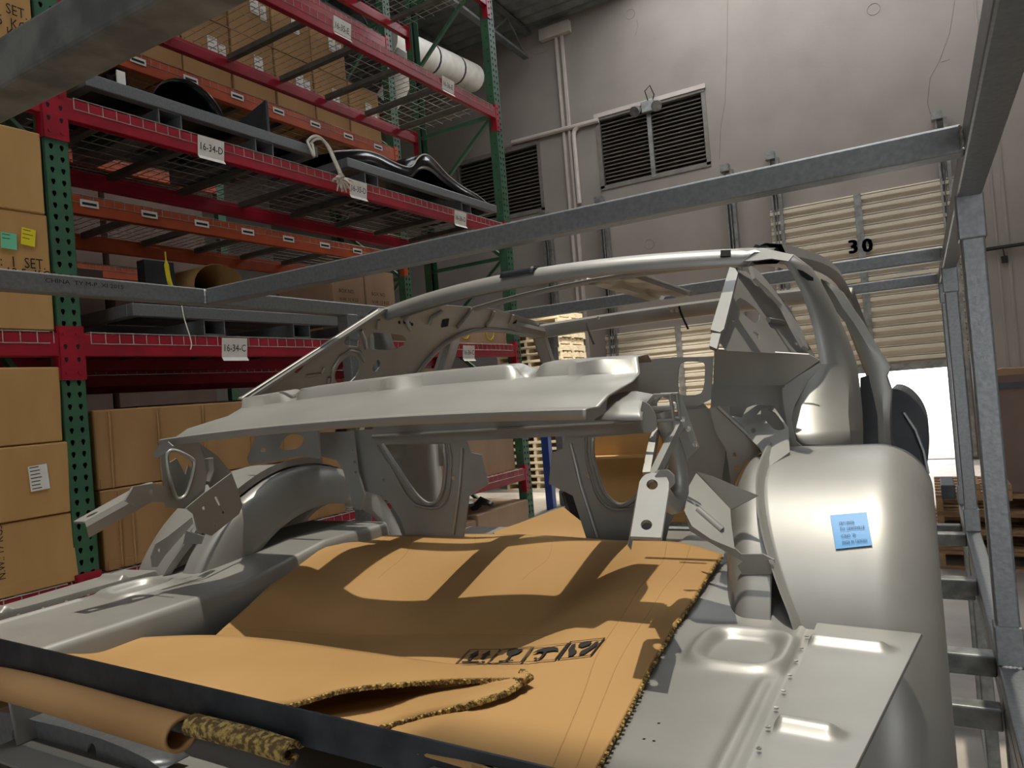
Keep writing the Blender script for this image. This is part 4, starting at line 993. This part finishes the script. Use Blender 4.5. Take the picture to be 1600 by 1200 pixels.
def denser(rows, n=5):
    out = []
    for j in range(len(rows)-1):
        for k in range(n):
            t = k/n; r_ = []
            for i in range(len(rows[0])):
                p0 = rows[max(j-1,0)][i]; p1, p2 = rows[j][i], rows[j+1][i]; p3 = rows[min(j+2,len(rows)-1)][i]
                r_.append(.5*((2*p1)+(p2-p0)*t+(2*p0-5*p1+4*p2-p3)*t*t+(3*p1-p0-3*p2+p3)*t**3))
            out.append(r_)
    out.append(rows[-1]); return out
sheet = thing('cardboard_sheet','big brown cardboard sheet with handling symbols spread over the trunk floor','cardboard',(-.75,.95,-.40))
def lift2(rows): return [[Vector((p[0],p[1],0)) for p,z in r_] for r_ in rows]
def cat(pts, n=5):
    out = []
    for i in range(len(pts)-1):
        p0 = pts[max(i-1,0)]; p1, p2 = pts[i], pts[i+1]; p3 = pts[min(i+2,len(pts)-1)]
        for k in range(n):
            t = k/n; out.append(.5*((2*p1)+(p2-p0)*t+(2*p0-5*p1+4*p2-p3)*t*t+(3*p1-p0-3*p2+p3)*t**3))
    out.append(pts[-1]); return out
SR = [[lay((q.x,q.y)) for q in r_] for r_ in denser([cat(r_,10) for r_ in lift2((FAR,R1,R2,R3,R4,R5,R6,R7))])]
m = MB(); m.grid(SR); so = m.build('sheet_face','sheet',sheet,smooth=70,solid=.006)
# torn corrugated edges
k = MB()
random.seed(5)
for j in range(len(SR)-1):
    a, b = SR[j][-1], SR[j+1][-1]
    for q in range(3):
        c = a.lerp(b,(q+.5)/3); k.tube([c+U(-.002,0,0),c+U(.0015+random.uniform(0,.002),random.uniform(-.002,.002),-.001)],.0026,5)
k.build('torn_edge','cardedge',sheet,kind='stuff')
k = MB(); k.tube([p+U(0,0,.003) for p in SR[19][:40]],.0008,4); k.build('score_line','sheet',sheet)
def ipt(u,v):           # bilinear on the sheet grid
    i = min(int(v),len(SR)-2); j = min(int(u),len(SR[0])-2); fu, fv = u-j, v-i
    return SR[i][j].lerp(SR[i][j+1],fu).lerp(SR[i+1][j].lerp(SR[i+1][j+1],fu),fv)+U(0,0,.0036)
for u in (48.0,52.4):
    k = MB(); k.tube([ipt(u,v*.5)+U(0,0,-.001) for v in range(0,68)],.0011,4); k.build('score_line','sheet',sheet)
for u in (14,22,32):
    k = MB(); k.tube([ipt(u-.06*v,v*.5)+U(0,0,-.001) for v in range(0,22)],.0010,4); k.build('score_line','sheet',sheet)
# handling symbols, printed on the sheet (four framed pictograms along a row)
def surf(p): return lay(p)+U(0,0,.0050)
BOX4 = [[(711,1043),(735,1019),(784,1019),(762,1043)],[(762,1043),(785,1019),(833,1016),(814,1042)],[(814,1042),(834,1016),(890,1010),(868,1038)],[(871,1037),(892,1008),(947,1002),(924,1031)]]
def icon(c, polys, lines):
    L2 = lambda a,b,f: (a[0]+(b[0]-a[0])*f, a[1]+(b[1]-a[1])*f)
    P = lambda x,y: surf(L2(L2(c[0],c[3],x),L2(c[1],c[2],x),y))   # corners bl, tl, tr, br
    k = MB(); nn = (P(1,0)-P(0,0)).cross(P(0,1)-P(0,0)).normalized()
    def stroke(pts, w_):
        fine = []
        for a,b in zip(pts,pts[1:]):
            n_ = max(1,int(max(abs(a[0]-b[0]),abs(a[1]-b[1]))/.15)); fine += [(a[0]+(b[0]-a[0])*i/n_, a[1]+(b[1]-a[1])*i/n_) for i in range(n_)]
        fine.append(pts[-1])
        for a,b in zip(fine,fine[1:]):
            a,b = P(*a),P(*b); d = (b-a).normalized(); s = d.cross(nn)*w_/2; k.add([a-s-d*w_*.3,a+s-d*w_*.3,b+s+d*w_*.3,b-s+d*w_*.3],[(0,1,2,3)])
    stroke([(.02,.03),(.02,.97),(.98,.97),(.98,.03),(.02,.03)],.0022)
    for l,w_ in lines: stroke(l,w_)
    for pg in polys:
        tr_ = [tuple(pg[i] for i in t) for t in tessellate_polygon([[Vector((q[0],q[1],0)) for q in pg]])]; cache = {}
        for _ in range(2):
            nx = []
            for a,b,c_ in tr_:
                h = lambda p,q: ((p[0]+q[0])/2,(p[1]+q[1])/2); ab,bc,ca = h(a,b),h(b,c_),h(c_,a); nx += [(a,ab,ca),(ab,b,bc),(ca,bc,c_),(ab,bc,ca)]
            tr_ = nx
        for t in tr_:
            for q in t:
                q_ = (round(q[0],4),round(q[1],4))
                if q_ not in cache: cache[q_] = P(*q)
            k.add([cache[(round(q[0],4),round(q[1],4))] for q in t],[(0,1,2)])
    k.build('handling_symbol','ink',sheet)
icon(BOX4[0],[[(.16,.58),(.46,.58),(.31,.90)],[(.54,.58),(.84,.58),(.69,.90)],[(.25,.26),(.37,.26),(.37,.60),(.25,.60)],[(.63,.26),(.75,.26),(.75,.60),(.63,.60)],[(.15,.10),(.85,.09),(.85,.19),(.15,.19)]],[])
icon(BOX4[1],[[(.25,.88),(.75,.88),(.68,.60),(.54,.48),(.46,.48),(.32,.60)],[(.46,.20),(.54,.20),(.54,.48),(.46,.48)],[(.28,.12),(.72,.12),(.72,.20),(.28,.20)]],[])
icon(BOX4[2],[[(.12,.55),(.22,.74),(.38,.84),(.62,.84),(.78,.74),(.88,.55),(.70,.60),(.50,.56),(.30,.60)]],[([(.5,.58),(.5,.22),(.44,.14),(.36,.16),(.34,.24)],.0035)])
icon(BOX4[3],[[(.34,.66),(.50,.56),(.68,.66),(.68,.84),(.52,.90),(.34,.82)],[(.12,.80),(.22,.82),(.30,.52),(.44,.36),(.40,.12),(.28,.12),(.20,.34),(.12,.52)],[(.90,.80),(.80,.82),(.72,.52),(.56,.36),(.58,.12),(.72,.12),(.82,.34),(.90,.52)]],[])
# folded flap nearest the camera
fold = thing('folded_cardboard','thick corrugated cardboard flap folded double behind the crate rear bar','cardboard',(-.85,.68,-.36))
T0 = [(150,1004),(230,998),(330,995),(430,1002),(560,1020),(700,1040),(822,1052)]
T1 = [(120,1018),(220,1032),(320,1045),(430,1056),(560,1060),(700,1056),(822,1058)]
T2 = [(60,1016),(180,1046),(300,1076),(430,1104),(545,1078),(690,1065),(818,1063)]
def lz(p, h): return lay(p).z + h
def lz(p, h): return lay(p).z + h
ZT_ = [-.362,-.360,-.356,-.352]+[lz(p,h) for p,h in zip(T0[4:],(.030,.026,.016))]
ZT1 = [-.362,-.356,-.350,-.346]+[lz(p,h) for p,h in zip(T1[4:],(.045,.036,.018))]
def YZ(p,y): return aY(p,y).z
ZT2 = [YZ(p,.612) for p in T2[:4]]+[lz(p,h) for p,h in zip(T2[4:],(.050,.036,.017))]
up = [dense(list(zip(T0,ZT_))), dense(list(zip(T1,ZT1))), dense(list(zip(T2,ZT2)))]
UP = denser(up,5)
m = MB(); m.grid(UP); m.build('upper_layer','sheet',fold,smooth=70,solid=.006)
B0 = [(430,1170),(540,1150),(630,1128),(720,1105),(790,1083),(822,1062)]
B1 = [(430,1120),(530,1100),(630,1086),(720,1075),(790,1066),(822,1058)]
zb = [lz(p,h) for p,h in zip(B0,(.012,.012,.012,.012,.011,.012))]
low = [dense(list(zip(B1,[lz(p,.010) for p in B1]))),dense(list(zip(B0,zb)))]
m = MB(); m.grid(denser(low,4)); m.build('lower_layer','sheet',fold,smooth=70,solid=.006)
random.seed(8)
def ragged(row, name, z=0):
    k = MB(); n = len(row)
    for i in range(n-1):
        for q in range(4):
            c = row[i].lerp(row[i+1],(q+.5)/4)+U(0,-.001,z)
            k.tube([c+U(0,.003,0),c+U(random.uniform(-.001,.001),-.0015-random.uniform(0,.0015),random.uniform(-.001,.001))],.0032,5)
    k.build(name,'cardedge',fold,kind='stuff')
ragged(UP[-1][13:],'upper_corrugation'); ragged(denser(low,4)[-1],'lower_corrugation')
k = MB(); tip = aZ((822,1058),lz((822,1058),.014)); k.tube([aZ((815,1051),lz((815,1051),.016)),tip+U(.004,0,0),aZ((815,1066),lz((815,1066),.012))],.0052,8); k.build('fold_tip','cardedge',fold)
# crushed cardboard under the rear bar
def roll(label, pxs, Y, r, mat, cat='cardboard', name='cardboard_roll'):
    t = thing(name,label,cat,aY(pxs[0],Y)); pts = chaikin([aY(p,Y) for p in pxs],2,False)
    m = MB(); rows = []
    for i in range(20):
        a = 2*pi*i/20*.93; rows.append([p+U(0,r*1.2*cos(a),r*sin(a)) for p in pts])
    m.grid(rows); m.build('rolled_sheet',mat,t,smooth=70,solid=.004); return t
roll('soft brown cardboard roll tucked under the rear crate bar', [(-120,1047),(0,1066),(90,1090),(180,1117),(285,1147)], .50, .017, 'card2')
roll('torn pale-edged cardboard stub beneath the rear crate bar', [(300,1132),(340,1142),(400,1157),(456,1176)], .50, .009, 'cardedge')
m = MB(); m.grid([[aY((x,1092+.20*x),.66),aY((x,1118+.24*x),.64),aY((x+20,1132+.25*x),.70)] for x in range(-80,300,20)]); o = m.build('crushed_cardboard','card2',smooth=70,solid=.004); tag(o,'crushed cardboard layer between the roll and the perforated rear panel','cardboard')
# inside the cabin
def pcard(label, pxs, n, c, mat='sheet', t=.005, name='cardboard_piece'):
    m = MB(); m.plate([aP(p,n,c) for p in pxs],(),t,side=(0,-1,.3)); o = m.build(name,mat); tag(o,label,'cardboard'); return o
pcard('lit cardboard flap lying in the cabin beyond the trunk divider',[(770,832),(880,792),(952,850),(800,850)],(0,.25,-1),.25*1.9+.36)
t = thing('cardboard_carton','brown carton standing open in the cabin behind the right divider brace','box',(-.55,2.3,-.455))
m = MB(); m.box((-1.06,2.25,-.45),(-.22,2.7,-.10)); m.build('carton_body','card',t,bevel=.004)
m = MB(); m.box((-1.06,2.20,-.235),(-.22,2.25,-.228)); m.build('carton_flap','card',t)
t = thing('black_bracket','black steel piece leaning on the cardboard in the cabin','bracket',(-.85,2.2,-.45))
m = MB(); m.tube([aY((890,765),2.1),aY((905,800),2.1),aY((925,815),2.08)],[.03,.04,.02],6); m.build('bent_arm','black',t)
# ================================================================== stock on the right and pallets by the wall
def pallet(name, label, c, w_, d, h, mat, group, rot=0, stringers=3):
    t = thing(name, label, 'pallet', c, group); x0,y0,z0 = c; bt = h*.17
    bw = .095; n = 7
    for i in range(n):
        y = y0-d/2+(d-bw)*i/(n-1); m = MB(); m.box((x0-w_/2,y,z0+h-bt),(x0+w_/2,y+bw,z0+h)); m.build('deck_board',mat,t)
    for i in range(3):
        y = y0-d/2+(d-bw)*i/2; m = MB(); m.box((x0-w_/2,y,z0),(x0+w_/2,y+bw,z0+bt)); m.build('bottom_board',mat,t)
    for i in range(stringers):
        x = x0-w_/2+(w_-.045)*i/(stringers-1); m = MB(); m.box((x,y0-d/2+.004,z0+bt),(x+.045,y0+d/2-.004,z0+h-bt)); m.build('stringer',mat,t)
    return t
def dup(root, loc, label):
    r_ = root.copy(); COL.objects.link(r_); r_.location = loc; r_['label'] = label
    for ch in root.children: c = ch.copy(); COL.objects.link(c); c.parent = r_
    return r_
# tall stack of pallets beside the far wall
qa = aY((912,560),11.1); qb = aY((790,560),10.2); wid = 1.15; PH = .108
ppr = pallet('wooden_pallet','pale sunlit pallet at the very bottom of the tall stack beyond the rack',(qa.x-wid/2,10.2+.5,-1.55),wid,1.0,PH-.002,'wood','pale pallets stacked beyond the rack')
ntop = int((aY((880,480),10.2).z+1.55)/PH)
words = ['first','second','third','fourth','fifth','sixth','seventh','eighth','ninth','tenth','eleventh','twelfth','thirteenth','fourteenth','fifteenth','sixteenth','seventeenth','eighteenth','nineteenth','twentieth','twenty-first','twenty-second','twenty-third','twenty-fourth','twenty-fifth','twenty-sixth','twenty-seventh','twenty-eighth','twenty-ninth','thirtieth']
for i in range(1,ntop):
    dup(ppr, ppr.location + Vector((random.uniform(-.02,.02),random.uniform(-.02,.02),PH*i)), 'pale sunlit pallet in the tall stack beyond the rack, %s above the bottom one' % words[min(i-1,29)])
# pallets on the right with a big carton on top
GY = 6.2; gx = aY((1540,800),GY).x
ppr = pallet('wooden_pallet','weathered pallet lowest of the stack under the big grey-brown carton',(gx+.28,GY+.5,-1.55),1.2,1.0,.135,'wooddark','weathered pallets on the right')
ztop = aY((1560,757),GY).z; n = int((ztop+1.55)/.137)
for i in range(1,n):
    dup(ppr, ppr.location + Vector((random.uniform(-.04,.04),random.uniform(-.03,.03),.137*i)), 'weathered pallet under the big grey-brown carton, %s above the lowest' % words[i-1])
zt = -1.55+.137*n; t = thing('shipping_carton','big grey-brown carton with ragged open top on the weathered pallets','box',(gx+.85,GY+.5,zt))
z1 = aY((1570,585),GY).z
m = MB(); m.box((gx+.12,GY+.05,zt),(gx+1.5,GY+.95,z1)); m.build('carton_body','brownbox',t,bevel=.01)
rows = []
for i in range(25):
    x = gx+.12+1.38*i/24; w_ = .03*abs(sin(i*1.9)); rows.append([U(x,GY+.04,z1-.005),U(x,GY+.02-w_,z1+.03+w_*.6)])
m = MB(); m.grid(rows); m.build('ragged_flap','cardp',t,solid=.006)
m = MB(); m.box((gx+.11,GY+.035,z1-.10),(gx+1.51,GY+.048,z1-.06)); m.build('strap_band','darkgrey',t)
# loose boards and a wrapped bundle on the pallets
for k,(px0,px1,lab) in enumerate((((1470,758),(1494,780),'dark plastic-wrapped bundle on the pallets seen left of the crate post'),((1521,756),(1534,782),'short grey board end between the two crate posts'),((1573,757),(1583,783),'grey board leaning at the carton corner'))):
    a,b = aY(px0,GY-.3),aY(px1,GY-.3); m = MB(); m.box((a.x,GY-.3,b.z),(b.x,GY+.1,a.z)); o = m.build(('wrapped_bundle','board_end','board_end')[k],('darkgrey','wooddark','wooddark')[k],bevel=.006); tag(o,lab,('bundle','board','board')[k])
# flatbed crate rails stacked farther up the aisle, seen low beside the shell
t = thing('blue_upright','blue rack upright beyond the pale pallets','post',aY((850,700),8.5))
q = aY((840,560),8.4)
m = MB(); m.box((q.x-.05,8.4,-1.55),(q.x+.05,8.5,-.35)); m.build('column','bluepaint',t)
